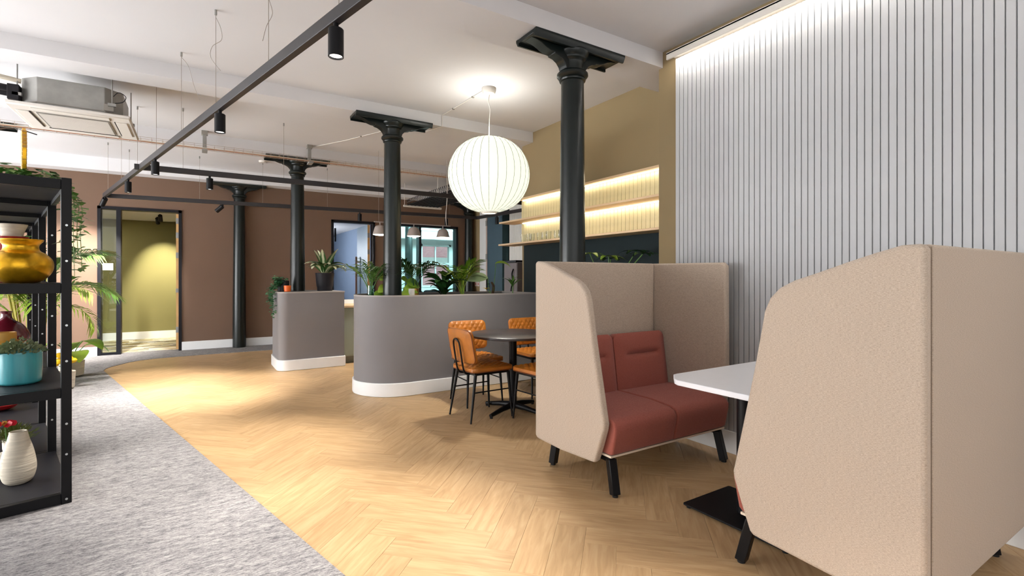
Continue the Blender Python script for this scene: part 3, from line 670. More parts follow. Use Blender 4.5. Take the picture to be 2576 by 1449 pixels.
# ------------------------------------------------------------------ round table and quilted chairs
t = thing('round_table', 'round dark dining table on black post by the planter wall', 'table', (2.54,3.97,0))
MB().lathe([(0.405,0.712),(0.42,0.718),(0.42,0.734),(0.414,0.738)], n=56).build('table_top', M['tabletop'], t)
MB().cyl((0,0,0.03),(0,0,0.713),0.036,n=20).build('post', M['black'], t)
for a in (20,110,200,290):
    c_, s_ = math.cos(R(a)), math.sin(R(a))
    l = MB().tube([(0.03*c_,0.03*s_,0.06),(0.15*c_,0.15*s_,0.052),(0.33*c_,0.33*s_,0.026)],[0.03,0.024,0.017],n=10).build('foot_arm', M['black'], t)
    MB().cyl((0.32*c_,0.32*s_,0.0),(0.32*c_,0.32*s_,0.014),0.014,n=10).build('foot', M['rubber'], l)
def chair(label, loc, rz):
    t = thing('dining_chair', label, 'chair', loc, rz, 'quilted tan dining chairs')   # faces +y
    cm = cushion(0.43,0.43,0.055,0.06,0.012,n=60,quilt=0.010,qn=13); cm.v = [(x*(1-0.10*(0.5-y/0.43)*0.6),y,z+0.455) for x,y,z in cm.v]
    st = cm.build('seat', M['leather'], t, ang=60)
    ol = rrect(-0.212,-0.212,0.212,0.212,0.06,6); ol = [(x*(1-0.10*(0.5-y/0.43)*0.6),y,0.437) for x,y in ol]
    MB().tube(ol+[ol[0]],0.006,n=6,caps=False).build('piping', M['leatherdark'], st)
    cm = cushion(0.42,0.30,0.045,0.05,0.006,n=60,quilt=0.009,qn=13)
    rot = Matrix.Rotation(R(180),3,'Z') @ Matrix.Rotation(R(90-11),3,'X'); c = Vector((0,-0.225,0.66))
    def bend(p): # wrap the backrest slightly
        q = rot @ Vector(p) + c; q.y += 0.32*q.x*q.x; return tuple(q)
    cm.v = [bend(p) for p in cm.v]
    bk = cm.build('backrest', M['leather'], t, ang=60)
    ol = rrect(-0.208,-0.148,0.208,0.148,0.05,6); ol = [bend((x,y,-0.012)) for x,y in ol]
    MB().tube(ol+[ol[0]],0.005,n=6,caps=False).build('piping', M['leatherdark'], bk)
    # bent tube support
    pts = [(-0.055,-0.05,0.415),(-0.055,-0.17,0.405),(-0.055,-0.222,0.43),(-0.055,-0.245,0.52),(-0.054,-0.268,0.66),(-0.04,-0.277,0.705),(0,-0.28,0.722),(0.04,-0.277,0.705),(0.054,-0.268,0.66),(0.055,-0.245,0.52),(0.055,-0.222,0.43),(0.055,-0.17,0.405),(0.055,-0.05,0.415)]
    MB().tube(smooth_pts(pts,4),0.0085,n=8).build('back_support', M['black'], t)
    fr = [(-0.16,-0.17,0.415),(0.16,-0.17,0.415),(0.17,0.17,0.415),(-0.17,0.17,0.415)]
    MB().bar(fr[0],fr[1],0.02,0.02).bar(fr[1],fr[2],0.02,0.02).bar(fr[2],fr[3],0.02,0.02).bar(fr[3],fr[0],0.02,0.02).build('seat_frame', M['black'], t)
    ft = [(-0.19,-0.235,0.0),(0.19,-0.235,0.0),(0.195,0.20,0.0),(-0.195,0.20,0.0)]
    for a, b in zip(fr, ft): MB().cyl(a, b, 0.015, 0.008, n=12).build('leg', M['black'], t)
    for i, j in ((0,3),(1,2)):
        a = Vector(fr[i]).lerp(Vector(ft[i]),0.38); b = Vector(fr[j]).lerp(Vector(ft[j]),0.38)
        MB().tube([a,b],0.006,n=8).build('stretcher', M['black'], t)
    return t
c0 = chair('tan quilted chair at the left of the round table, back towards us', (2.23,4.01,0), R(-90+3))
dup(c0, (2.42,4.47,0), R(180-3), 'tan quilted chair against the planter wall, beside the leftmost chair')
dup(c0, (3.15,4.45,0), R(180), 'tan quilted chair behind the round table, back partly behind the table')
dup(c0, (2.62,3.58,0), R(4), 'tan quilted chair nearest the booth sofa, mostly hidden by its side panel')

# ------------------------------------------------------------------ lantern pendant
t = thing('lantern_pendant', 'large round white ribbed lantern pendant hanging from the ceiling', 'lamp', (2.465,4.296,1.92))
a_, b_ = 0.405, 0.372; zc = 0.365
prof = []
for k in range(33):
    th = R(-82 + 166*k/32); prof.append((a_*math.cos(th)**0.86, zc + b_*math.sin(th)))
MB().lathe(prof, n=72, cap0=False, cap1=True).build('shade', M['lampshade'], t)
for k in range(30):
    an = 2*math.pi*k/30
    MB().tube([((r+0.0012)*math.cos(an),(r+0.0012)*math.sin(an),z) for r,z in prof[::2]],0.0018,n=5).build('rib', M['rib'], t)
rr_ = prof[0]
MB().lathe([(rr_[0]-0.006,rr_[1]-0.012),(rr_[0]+0.006,rr_[1]-0.012),(rr_[0]+0.008,rr_[1]+0.006),(rr_[0]-0.006,rr_[1]+0.006)], n=36, cap0=False, cap1=False).build('bottom_ring', M['plastic'], t)
MB().lathe([(0.001,0.02),(rr_[0]-0.008,0.02),(rr_[0]-0.008,0.024),(0.001,0.024)], n=24).build('diffuser', M['bulb'], t)
gd = bpy.data.lights.new('lantern_top_glow', 'AREA'); gd.shape = 'DISK'; gd.size = 0.10; gd.energy = 4.5; gd.color = (1,0.97,0.88)
go = bpy.data.objects.new('lantern_top_glow', gd); C.objects.link(go); go.parent = t; go.location = (0,0,0.745); go.rotation_euler = (R(180),0,0)
ld = bpy.data.lights.new('lantern_down_glow', 'SPOT'); ld.energy = 90; ld.spot_size = R(150); ld.spot_blend = 1.0; ld.shadow_soft_size = 0.08; ld.color = (1,0.96,0.88)
lo = bpy.data.objects.new('lantern_down_glow', ld); C.objects.link(lo); lo.parent = t; lo.location = (0,0,-0.02)
MB().tube(smooth_pts([(0,0,0.737),(0.004,0,0.9),(0.012,0,1.02),(-0.006,0,1.1),(0.015,0,1.2)]),0.004,n=6).build('cord', M['plastic'], t)
MB().lathe([(0.03,CEIL-1.92-0.065),(0.058,CEIL-1.92-0.058),(0.07,CEIL-1.92-0.03),(0.072,CEIL-1.92-0.001)], n=28).build('ceiling_rose', M['plastic'], t)
t = thing('surface_cable', 'thin white cable clipped along the ceiling from the lantern rose', 'cable', (2.44,4.36,CEIL))
cab = [(0,0,-0.006),(-0.01,0.45,-0.006),(-0.03,0.92,-0.006),(-0.03,0.93,-0.135),(-0.06,1.02,-0.138),(-0.12,1.26,-0.138),(-0.12,1.275,-0.006),(-0.45,2.0,-0.006),(-0.70,2.6,-0.006),(-1.05,3.30,-0.006)]
MB().tube(cab,0.0045,n=6).build('cable', M['plastic'], t)
for k in ((-0.005,0.22),(-0.018,0.66),(-0.3,1.67),(-0.58,2.3)): MB().box(k[0]-0.012,k[1]-0.008,-0.014,k[0]+0.012,k[1]+0.008,-0.0005).build('clip', M['vent'], t)

# ------------------------------------------------------------------ lighting track and spotlights
TZ = 2.45
def trk(u): return Vector((0.578,2.16,TZ)).lerp(Vector((-1.115,9.24,TZ)), u)
t = thing('lighting_track', 'suspended black lighting track frame hung on thin wires', 'track', (0,0,TZ))
P0 = trk(-0.34) - Vector((0,0,TZ)); P1 = trk(1.0) - Vector((0,0,TZ))
Q0 = Vector((-0.55,6.64,0)); Q1 = Vector((4.86,6.58,0)); S1 = Vector((4.73,8.72,0)); S2 = Vector((4.98,5.9,0))
for a, b in ((P0,P1),(Q0,Q1),(P1+Vector((0.02,-0.02,0)),S1),(S1,S2)):
    MB().bar(a, b, 0.036, 0.06).build('rail', M['track'], t, bevel=0.003)
for u in (0.02,0.135,0.27,0.40,0.53,0.66,0.80,0.95):
    p = trk(u); MB().cyl((p.x,p.y,0.03),(p.x,p.y,CEIL-TZ-0.03),0.0018,n=6).build('suspension_wire', M['thin'], t)
    MB().cyl((p.x,p.y,CEIL-TZ-0.035),(p.x,p.y,CEIL-TZ),0.008,n=8).build('wire_gripper', M['steel'], t)
for (a, b, us) in ((Q0,Q1,(0.08,0.27,0.5,0.75)),(P1,S1,(0.05,0.2,0.35,0.52,0.7,0.9))):
    for u in us:
        p = a.lerp(b,u); zt = CEIL-TZ if not (9.9 < p.y) else 2.945-TZ
        MB().cyl((p.x,p.y,0.03),(p.x,p.y,zt-0.03),0.0018,n=6).build('suspension_wire', M['thin'], t)
        MB().cyl((p.x,p.y,zt-0.035),(p.x,p.y,zt),0.008,n=8).build('wire_gripper', M['steel'], t)
for u, pts in ((0.27,[(0,0,-0.05),(0.03,0,-0.12),(0.035,0,-0.2),(-0.02,0,-0.26),(-0.03,0,-0.34),(0.03,0,-0.42)]),(0.40,[(0,0,-0.04),(0.05,0.02,-0.1),(0.09,0.04,-0.25),(0.13,0.05,-0.36)]),(0.135,[(0,0,-0.3),(0.02,0,-0.38),(-0.01,0,-0.46),(-0.03,0,-0.55)])):
    p = trk(u); MB().tube(smooth_pts([(p.x+a,p.y+b,CEIL-TZ+c) for a,b,c in pts]),0.0016,n=5).build('loose_wire', M['thin'], t)

spot_parts = {}
def spotlight(label, x, y, power=55, tilt=0, az=0, angle=62, zt=TZ-0.03, col=(1,0.95,0.89)):
    t = thing('track_spotlight', label, 'spotlight', (x,y,zt), az, 'black track spotlights')
    if not spot_parts:
        spot_parts['adapter'] = MB().cyl((0,0,-0.028),(0,0,-0.0005),0.012,n=14).mesh('adapter', M['black'])
        spot_parts['body'] = MB().lathe([(0.030,0.0),(0.034,-0.004),(0.034,-0.128),(0.030,-0.128),(0.028,-0.118)], n=28, cap0=True, cap1=True).mesh('body', M['black'])
        spot_parts['lens'] = MB().lathe([(0.001,-0.1185),(0.027,-0.1185),(0.027,-0.121),(0.001,-0.121)], n=24).mesh('lens', M['lens'])
    inst('adapter', spot_parts['adapter'], t, (0,0,0))
    b = inst('body', spot_parts['body'], t, (0,0,-0.024), (0,R(tilt),0)); inst('lens', spot_parts['lens'], b, (0,0,0))
    d = bpy.data.lights.new('spot_beam', 'SPOT'); d.energy = power; d.spot_size = R(angle); d.spot_blend = 0.75; d.shadow_soft_size = 0.03; d.color = col
    o = bpy.data.objects.new('spot_beam', d); C.objects.link(o); o.parent = t; o.location = Matrix.Rotation(R(tilt),3,'Y') @ Vector((0,0,-0.145)) + Vector((0,0,-0.024)); o.rotation_euler = (0,R(tilt),0)
    return t
for lab, u, tl, pw in (('black spotlight nearest the camera on the long track',0.024,0,310),('second black spotlight along the long track, over the carpet edge',0.257,0,310),('third black spotlight along the long track, near the branching rail',0.537,0,310),('fourth black spotlight along the long track, before its far corner',0.737,0,310)):
    p = trk(u); spotlight(lab, p.x, p.y, pw, tl)
p = trk(-0.22); spotlight('black spotlight on the long track beyond the top of the picture', p.x, p.y, 330)
p = trk(0.985); spotlight('tilted black spotlight at the far corner of the long track', p.x, p.y, 560, 45, R(-60), 80)
p = Q0.lerp(Q1,0.127); spotlight('black spotlight alone on the near cross rail', p.x, p.y, 320)
for lab, u, tl, az in (('tilted black spotlight on the far rail by the brown wall column',0.253,50,R(-33)),('black spotlight on the far rail in front of the blue doorway',0.613,0,0),('black spotlight on the far rail left of the corner column',0.89,0,0)):
    p = P1.lerp(S1,u); spotlight(lab, p.x, p.y, 280, tl, az)
for lab, u in (('black spotlight on the short far rail left of the niche shelves',0.24),('black spotlight highest on the short far rail beside the lantern',0.52)):
    p = S1.lerp(S2,u); spotlight(lab, p.x, p.y, 120)
spotlight('near black ceiling spotlight seen through the olive doorway', -0.55, 11.2, 200, 42, R(-95), 60, zt=2.43, col=(1,0.93,0.74))
spotlight('far black ceiling spotlight seen through the olive doorway', -0.62, 11.75, 200, 42, R(-95), 60, zt=2.43, col=(1,0.93,0.74))

# ------------------------------------------------------------------ bell pendant bar over the kitchen counter
t = thing('pendant_bar', 'slim bar pendant with three grey bell shades over the kitchen counter', 'lamp', (2.85,7.30,2.06))
MB().bar((-0.62,0,0.03),(0.62,0,0.03),0.022,0.016).build('bar', M['shadeg'], t, bevel=0.002)
for k, xx in enumerate((-0.53,0.0,0.49)):
    s_ = MB().lathe([(0.03,-0.02),(0.06,-0.028),(0.078,-0.05),(0.092,-0.10),(0.108,-0.155),(0.106,-0.157),(0.088,-0.10),(0.074,-0.055),(0.05,-0.035),(0.02,-0.03)], n=32).build('bell_shade', M['shadeg'], t, loc=(xx,0,0))
    MB().cyl((0,0,-0.021),(0,0,0.022),0.008,n=10).build('stem', M['shadeg'], s_)
    MB().lathe([(0.001,-0.172),(0.05,-0.17),(0.09,-0.162),(0.103,-0.153),(0.001,-0.15)], n=28).build('diffuser', M['bulb'], s_)
    d_ = bpy.data.lights.new('bell_beam', 'SPOT'); d_.energy = 60; d_.spot_size = R(120); d_.spot_blend = 0.6; d_.shadow_soft_size = 0.05; d_.color = (1,0.93,0.85)
    o_ = bpy.data.objects.new('bell_beam', d_); C.objects.link(o_); o_.parent = s_; o_.location = (0,0,-0.19)
for xx in (-0.55, 0.55):
    MB().cyl((xx,0,0.038),(xx,0,CEIL-2.06),0.002,n=6).build('suspension_wire', M['thin'], t)
MB().tube(smooth_pts([(0.56,0.01,0.03),(0.545,0.01,0.2),(0.57,0.01,0.5),(0.565,0.01,CEIL-2.06)]),0.005,n=6).build('cord', M['plastic'], t)

# ------------------------------------------------------------------ services under the ceiling
t = thing('air_conditioner', 'grey and white ceiling cassette air conditioner with slotted face', 'air conditioner', (-0.915,6.09,2.70))
oct_ = lambda h, c: [(-h+c,-h),(h-c,-h),(h,-h+c),(h,h-c),(h-c,h),(-h+c,h),(-h,h-c),(-h,-h+c)]
MB().prism(oct_(0.345,0.12), 0.035, 0.28).build('casing', M['steel'], t, bevel=0.004)
MB().prism(oct_(0.35,0.12), 0.06, 0.066).build('casing_band', M['vent'], t)
fp = MB().prism([(-0.415,-0.415),(0.415,-0.415),(0.415,0.415),(-0.415,0.415)], 0.0, 0.035).build('face_panel', M['plastic'], t, bevel=0.012)
MB().box(-0.25,-0.25,-0.006,0.25,0.25,-0.0005).build('grille', M['vent'], fp, bevel=0.002)
for k in range(22): MB().box(-0.235,-0.235+k*0.0222,-0.011,0.235,-0.225+k*0.0222,-0.0065).build('grille_slat', M['plastic'], fp, smooth=False)
for a in range(4):
    m_ = Matrix.Rotation(R(90*a),3,'Z'); c = m_ @ Vector((0.335,0,-0.004))
    sl = MB().obox(c,(0.085,0.52,0.007),m_).build('air_flap', M['plastic'], fp, bevel=0.003)
    c2 = m_ @ Vector((0.288,0,-0.003)); MB().obox(c2,(0.008,0.52,0.006),m_).build('air_slot', M['black'], fp, smooth=False)
for xx, yy in ((0.28,-0.36),(-0.36,-0.28),(0.36,0.28),(-0.28,0.36)):
    h_ = MB().cyl((xx,yy,0.13),(xx,yy,CEIL-2.70),0.005,n=8).box(xx-0.03,yy-0.02,0.11,xx+0.03,yy+0.02,0.135).build('hanger_rod', M['steel'], t)
MB().tube(smooth_pts([(0.30,-0.37,0.14),(0.36,-0.38,0.16),(0.38,-0.38,0.21),(0.33,-0.38,0.24),(0.29,-0.37,0.2)]),0.003,n=6).build('loop_wire', M['black'], t)
MB().box(0.22,-0.352,0.07,0.29,-0.346,0.13).build('label_plate', M['vent'], t)
for k, (z, r) in enumerate(((0.20,0.03),(0.13,0.022),(0.24,0.02))):
    MB().tube(smooth_pts([(-0.34,-0.1-0.08*k,z),(-0.5,-0.12-0.09*k,z+0.01),(-0.75,-0.1-0.1*k,z+0.03),(-1.3,0.0-0.1*k,z+0.03)]),r,n=10).build('refrigerant_pipe', M['blackpot'] if k != 2 else M['cream'], t)
MB().box(-0.42,-0.30,0.07,-0.346,-0.05,0.2).build('valve_box', M['blackpot'], t, bevel=0.004)

t = thing('cable_basket', 'long thin wire cable basket carrying copper pipe across the ceiling', 'cable tray', (0,7.45,2.90))
for yy, zz in ((-0.05,0.0),(0.05,0.0),(0,0.0),(-0.05,0.05),(0.05,0.05)):
    MB().tube([(-2.6,yy,zz),(3.75,yy,zz)],0.0022,n=5).build('long_wire', M['wire'], t)
cw = MB().tube([(0,-0.05,0.055),(0,-0.05,0),(0,0.05,0),(0,0.05,0.055)],0.002,n=5).mesh('cross_wire', M['wire'])
for k in range(56): inst('cross_wire', cw, t, (-2.3+k*0.109,0,-0.001))
MB().tube([(-2.6,0.02,0.016),(3.75,0.02,0.016)],0.009,n=8).build('copper_pipe', M['copper'], t)
MB().tube([(-2.6,-0.02,0.012),(3.75,-0.02,0.012)],0.006,n=8).build('pipe_insulation', M['cream'], t)
for xx in (0.1, 1.37):
    b = MB().box(xx-0.022,0.06,-0.02,xx+0.022,0.10,0.25).build('bracket', M['steel'], t, bevel=0.003)
    MB().box(xx-0.03,-0.07,-0.03,xx+0.03,0.10,-0.008).build('bracket_foot', M['steel'], b, bevel=0.003)
    MB().box(xx-0.035,0.04,0.20,xx+0.035,0.12,0.2495).build('bracket_head', M['vent'], b, bevel=0.003)

t = thing('mesh_cable_tray', 'wide black mesh cable tray near the lantern above the far rail', 'cable tray', (3.92,9.55,2.72))
for k in range(9): MB().tube([(-0.32+k*0.08,0,0),(-0.32+k*0.08,-2.6,0)],0.009,n=5).build('long_wire', M['blackpot'], t)
cw = MB().tube([(-0.34,0,0.10),(-0.33,0,0.0),(0.33,0,0.0),(0.34,0,0.10)],0.009,n=5).mesh('cross_wire', M['blackpot'])
for k in range(34): inst('cross_wire', cw, t, (0,-0.02-k*0.077,0.006))
for s in (-1,1):
    for zz in (0.05,0.10): MB().tube([(s*0.337,0,zz),(s*0.337,-2.6,zz)],0.005,n=5).build('side_wire', M['steel'], t)
MB().cyl((-0.40,0.02,-0.02),(0.42,0.02,-0.02),0.022,n=12).build('end_bar', M['plastic'], t)
for xx, yy in ((-0.38,0.02),(0.38,0.02),(-0.38,-1.6),(0.38,-1.6)): MB().cyl((xx,yy,-0.02),(xx,yy,0.43),0.005,n=6).build('hanger_rod', M['plastic'], t)
for k in range(4): MB().tube(smooth_pts([(-0.2+k*0.12,-0.05,0.02),(-0.15+k*0.1,-0.9,0.03),(-0.2+k*0.12,-1.8,0.025),(-0.18+k*0.11,-2.6,0.03)]),0.009,n=6).build('data_cable', M['blackpot'], t)
MB().lathe([(0.05,-0.03),(0.06,-0.02),(0.06,-0.0005)], n=24).build('smoke_detector', M['plastic'], loc=(0.92,8.95,CEIL))
tag(bpy.data.objects['smoke_detector'], 'small white smoke detector on the ceiling left of a column bracket', 'detector')
t = thing('surface_conduit', 'grey pipe running along the ceiling above the black shelving', 'pipe', (-2.6,8.4,CEIL))
MB().tube([(-1.2,0.0,-0.05),(0.1,0.05,-0.05),(0.45,0.06,-0.045)],0.016,n=10).build('pipe', M['vent'], t)
MB().tube(smooth_pts([(0.45,0.06,-0.045),(0.7,0.07,-0.04),(0.92,0.08,-0.09)]),0.007,n=8).build('cable', M['blackpot'], t)
for xx in (-0.4,0.2): MB().box(xx-0.02,0.02,-0.075,xx+0.02,0.08,-0.0005).build('clip', M['steel'], t)
t = thing('room_screen', 'small white room booking screen on the glass beside the olive doorway', 'screen', (-1.20,WY+0.028,1.38))
MB().box(-0.068,-0.016,0,0.068,0,0.115).build('case', M['plastic'], t, bevel=0.006)
MB().box(-0.056,-0.0175,0.02,0.056,-0.0162,0.097).build('display', M['white'], t, smooth=False)
for k, (a, b) in enumerate(((-0.05,0.03),(-0.035,0.04),(-0.045,0.045),(-0.05,-0.01))): MB().box(a,-0.0185,0.075-k*0.014,b,-0.0176,0.080-k*0.014).build('print', M['signdark'], t, smooth=False)

# ------------------------------------------------------------------ black shelving with ornaments
SH = Vector((-0.586,3.687,0)); SA = R(13.8); LV = (0.062, 0.65, 1.235, 1.815)
def sloc(x, y, z): return (SH.x + x*math.cos(SA) - y*math.sin(SA), SH.y + x*math.sin(SA) + y*math.cos(SA), z)
def dpt(px, d):
    cx = (px-1288.0)/FPX*d; return (cx*cY + d*sY, -cx*sY + d*cY)
t = thing('shelving_unit', 'long black open metal shelving full of ornaments at the left edge', 'shelving', SH, SA)
BAY, SD, PWD = 0.97, 0.46, 0.045
for k in range(5):
    for xx in (-PWD, -SD):
        p = MB().box(xx, k*BAY, 0.002, xx+PWD, k*BAY+PWD, 1.825).build('post', M['black'], t, bevel=0.003)
        if xx == -PWD:
            for z in (0.03, 0.28, 0.45, 0.80, 1.0, 1.36, 1.56): 
                MB().cyl((xx+PWD/2,k*BAY-0.003,z),(xx+PWD/2,k*BAY+0.0005,z),0.006,n=12).build('bolt', M['bolt'], p)
    for z in LV: MB().box(-SD+PWD+0.0005, k*BAY+0.004, z-0.055, -PWD-0.0005, k*BAY+0.04, z).build('end_rail', M['black'], t, bevel=0.002)
for k in range(4):
    for z in LV:
        MB().box(-SD+0.004, k*BAY+PWD+0.002, z-0.024, -0.004, (k+1)*BAY-0.002, z-0.001).build('shelf_board', M['blackpot'], t, bevel=0.002)
        for xx in (-0.03,-SD+0.004): MB().box(xx, k*BAY+PWD+0.002, z-0.05, xx+0.026, (k+1)*BAY-0.002, z-0.0245).build('side_rail', M['black'], t, smooth=False)

def pot_at(name, label, cat, px, d, z, prof, m, n=36):
    prof = [(max(p.x,0.0005),p.z) for p in smooth_pts([(r,0,h) for r,h in prof],4)]
    x, y = dpt(px, d); t = thing(name, label, cat, (x,y,z)); MB().lathe(prof, n=n).build('body', m, t, ang=50); return t
pot_at('gold_pot', 'round hammered gold pot on the black shelving', 'pot', 53, 2.95, LV[2], [(0.07,0),(0.105,0.02),(0.135,0.06),(0.145,0.10),(0.138,0.14),(0.108,0.175),(0.086,0.19),(0.079,0.205),(0.08,0.225),(0.098,0.25),(0.10,0.258),(0.093,0.256),(0.072,0.225),(0.07,0.2)], M['gold'])
t = pot_at('red_vase', 'red vase with cream flared neck behind the gold pot', 'vase', 30, 3.16, LV[2], [(0.06,0),(0.09,0.05),(0.1,0.14),(0.085,0.22),(0.075,0.27),(0.08,0.29),(0.07,0.29)], M['red'])
MB().lathe([(0.05,0.285),(0.052,0.30),(0.062,0.335),(0.075,0.37),(0.072,0.37),(0.055,0.33),(0.045,0.29)], n=32).build('neck', M['cream'], t)
t = pot_at('turquoise_pot', 'turquoise ribbed plant pot on the middle black shelf', 'pot', 50, 2.90, LV[1], [(0.08,0),(0.092,0.008),(0.096,0.03),(0.098,0.175),(0.1,0.18),(0.094,0.18),(0.09,0.15)], M['tealglaze'])
fo = MB(); rnd = random.Random(3)
for k in range(420):
    a = rnd.uniform(0,6.283); r = 0.105*math.sqrt(rnd.random()); z = 0.175 + 0.075*(1-(r/0.11)**2)*rnd.uniform(0.4,1.1)
    c = Vector((r*math.cos(a), r*math.sin(a), z)); d = Vector((math.cos(a)*r*7 + rnd.uniform(-.6,.6), math.sin(a)*r*7 + rnd.uniform(-.6,.6), rnd.uniform(0.1,0.9))).normalized()
    s_ = d.orthogonal().normalized()*0.008; l = rnd.uniform(0.016,0.028)
    fo.add([c, c+d*l*0.5+s_, c+d*l, c+d*l*0.5-s_], [(0,1,2,3)])
f = fo.build('foliage', M['succ'], t, recalc=False); f['kind'] = 'stuff'
MB().lathe([(0.001,0.155),(0.09,0.155),(0.09,0.165),(0.001,0.165)], n=24).build('soil', M['soil'], t)
pot_at('maroon_vase', 'glossy maroon bottle vase behind the mustard shouldered vase', 'vase', 16, 3.75, LV[1], [(0.07,0),(0.11,0.06),(0.13,0.15),(0.125,0.20),(0.09,0.26),(0.04,0.30),(0.03,0.34),(0.035,0.36),(0.026,0.36)], M['maroon'])
t = pot_at('mustard_vase', 'petrol blue vase with mustard collar behind the turquoise pot', 'vase', 8, 3.10, LV[1], [(0.07,0),(0.10,0.05),(0.115,0.13),(0.11,0.19)], M['darkteal'])
MB().lathe([(0.125,0.185),(0.125,0.195),(0.085,0.215),(0.062,0.228),(0.06,0.275),(0.055,0.275),(0.055,0.22)], n=32).build('collar', M['mustard'], t)
pot_at('cream_vase', 'tall cream ribbed ceramic vase on the bottom black shelf', 'vase', 46, 2.92, LV[0], [(0.045,0),(0.066,0.02),(0.079,0.07),(0.078,0.12),(0.066,0.19),(0.05,0.25),(0.04,0.295),(0.041,0.30),(0.034,0.30),(0.032,0.26)], M['cream'])
t = pot_at('striped_pot', 'small striped pot of moss behind the cream vase', 'pot', 36, 3.45, LV[0], [(0.045,0),(0.058,0.02),(0.06,0.09),(0.056,0.09)], M['cream'])
fo = MB()
for k in range(500):
    a = rnd.uniform(0,6.283); e = rnd.uniform(-0.1,1.5); rr = rnd.uniform(0.4,1)*0.12
    c = Vector((rr*math.cos(a)*math.cos(e), rr*math.sin(a)*math.cos(e), 0.09 + rr*0.8*math.sin(e))); d = (c-Vector((0,0,0.07))).normalized() + Vector((rnd.uniform(-.5,.5),rnd.uniform(-.5,.5),rnd.uniform(-.2,.5))); d.normalize()
    s_ = d.orthogonal().normalized()*0.004; fo.add([c-s_, c+s_, c+d*0.03], [(0,1,2)])
f = fo.build('moss', M['moss'], t, recalc=False); f['kind'] = 'stuff'
x, y = dpt(14, 3.27); t = thing('red_flower', 'red flower with cream centre beside the moss pot', 'flower', (x,y,LV[0]))
MB().tube([(0,0,0.001),(0.005,0,0.12),(0,-0.01,0.235)],0.004,n=6).build('stem', M['stemg'], t)
MB().lathe([(0.03,0),(0.045,0.01),(0.04,0.05),(0.03,0.055)], n=20).build('cup', M['cream'], t)
for k in range(7):
    a = 2*math.pi*k/7; MB().add([(0,0,0),(0.024,-0.022,0.004),(0.052,-0.018,-0.002),(0.058,0,-0.006),(0.052,0.018,-0.002),(0.024,0.022,0.004)],[(0,1,2,3,4,5)]).build('petal', M['redpetal'], t, loc=(0,-0.012,0.245), rot=(R(50),0,a), recalc=False)
MB().lathe([(0.002,0),(0.016,0.002),(0.014,0.01),(0.002,0.012)], n=14).build('flower_centre', M['mustard'], t, loc=(0,-0.015,0.248), rot=(R(50),0,0))
pot_at('red_bowl', 'shiny red bowl far back on the bottom black shelf', 'bowl', 2, 4.5, LV[0], [(0.04,0),(0.09,0.02),(0.12,0.05),(0.115,0.055),(0.08,0.03)], M['red'])
x, y = dpt(60, 3.15); t = thing('gold_ornament', 'upright gold ribbed leaf ornament on top of the black shelving', 'ornament', (x,y,LV[3]))
MB().cyl((0,0,0.001),(0,0,0.16),0.006,n=8).lathe([(0.05,0.001),(0.045,0.012),(0.01,0.016)], n=20).build('stand', M['blackpot'], t)
sp = MB(); 
for k in range(10):
    z = 0.14 + k*0.024; w = 0.085*math.sin(math.pi*(k+1.5)/12.5)**0.6
    sp.box(-0.012,-w,z,0.012,w,z+0.02)
sp.build('ribs', M['mustard'], t, rot=(0,0,R(14)), bevel=0.003)
MB().ext([(-0.05,0.13),(-0.09,0.24),(-0.06,0.36),(0,0.40),(0.06,0.36),(0.09,0.24),(0.05,0.13)], -0.008, 0.008, 'x').build('blade', M['gold'], t, rot=(0,0,R(14)))

# ------------------------------------------------------------------ plants
def leaf_mesh(name, L, Wd, m, e0=30, e1=-40, fold=0.25, n=8, shape=1.0, notch=0):
    """leaf along +x, curving from elevation e0 to e1"""
    mb = MB(); x = z = 0.0; uvs = []
    for i in range(n+1):
        s = i/n; w = Wd/2*(math.sin(math.pi*min(1, s**shape*0.98+0.02))**0.8); w = max(w, 0.0008)
        if i: 
            e = R(e0+(e1-e0)*(s-0.5/n)); x += L/n*math.cos(e); z += L/n*math.sin(e)
        mb.v += [(x,-w,z+w*fold),(x,0,z),(x,w,z+w*fold)]; uvs += [(s,-w/(Wd/2)),(s,0),(s,w/(Wd/2))]
    for i in range(n):
        a = i*3; mb.f += [(a,a+3,a+4,a+1),(a+1,a+4,a+5,a+2)]
    me = mb.mesh(name, m, smooth=True, ang=80, recalc=False); uv_fill(me, uvs); return me
def frond_mesh(name, L, m, ms, pairs=13, ll=0.18, lw=0.018, e0=65, e1=-25, bare=0.3):
    mb = MB(); pts = []; x = z = 0; n = 12
    for i in range(n+1):
        if i: e = R(e0+(e1-e0)*((i-0.5)/n)**1.2); x += L/n*math.cos(e); z += L/n*math.sin(e)
        pts.append(Vector((x,0,z)))
    mb.tube(pts, [0.005*(1-0.8*i/n)+0.001 for i in range(n+1)], n=5)
    for k in range(pairs):
        s = bare + (1-bare)*(k+0.5)/pairs; f = s*n; i = min(int(f), n-1); p = pts[i].lerp(pts[i+1], f-i); d = (pts[i+1]-pts[i]).normalized()
        l = ll*(0.55+0.9*math.sin(math.pi*(0.12+0.8*(k+0.5)/pairs)))
        for sd in (-1,1):
            dr = (d*0.85 + Vector((0,sd,0))*0.75 + Vector((0,0,random.uniform(-0.15,0.2)))).normalized(); up = Vector((0,0,1)); wd = dr.cross(up).normalized()*lw/2
            q1 = p + dr*l*0.45; q2 = p + dr*l + Vector((0,0,-0.28*l))
            mb.add([p, q1-wd, q1+wd, q2], [(0,1,2),(1,3,2)])
    return mb.mesh(name, m, smooth=True, ang=80, recalc=False)
def stem(t, pts, r, m): return MB().tube(smooth_pts(pts,3), r, n=6).build('stem', m, t)
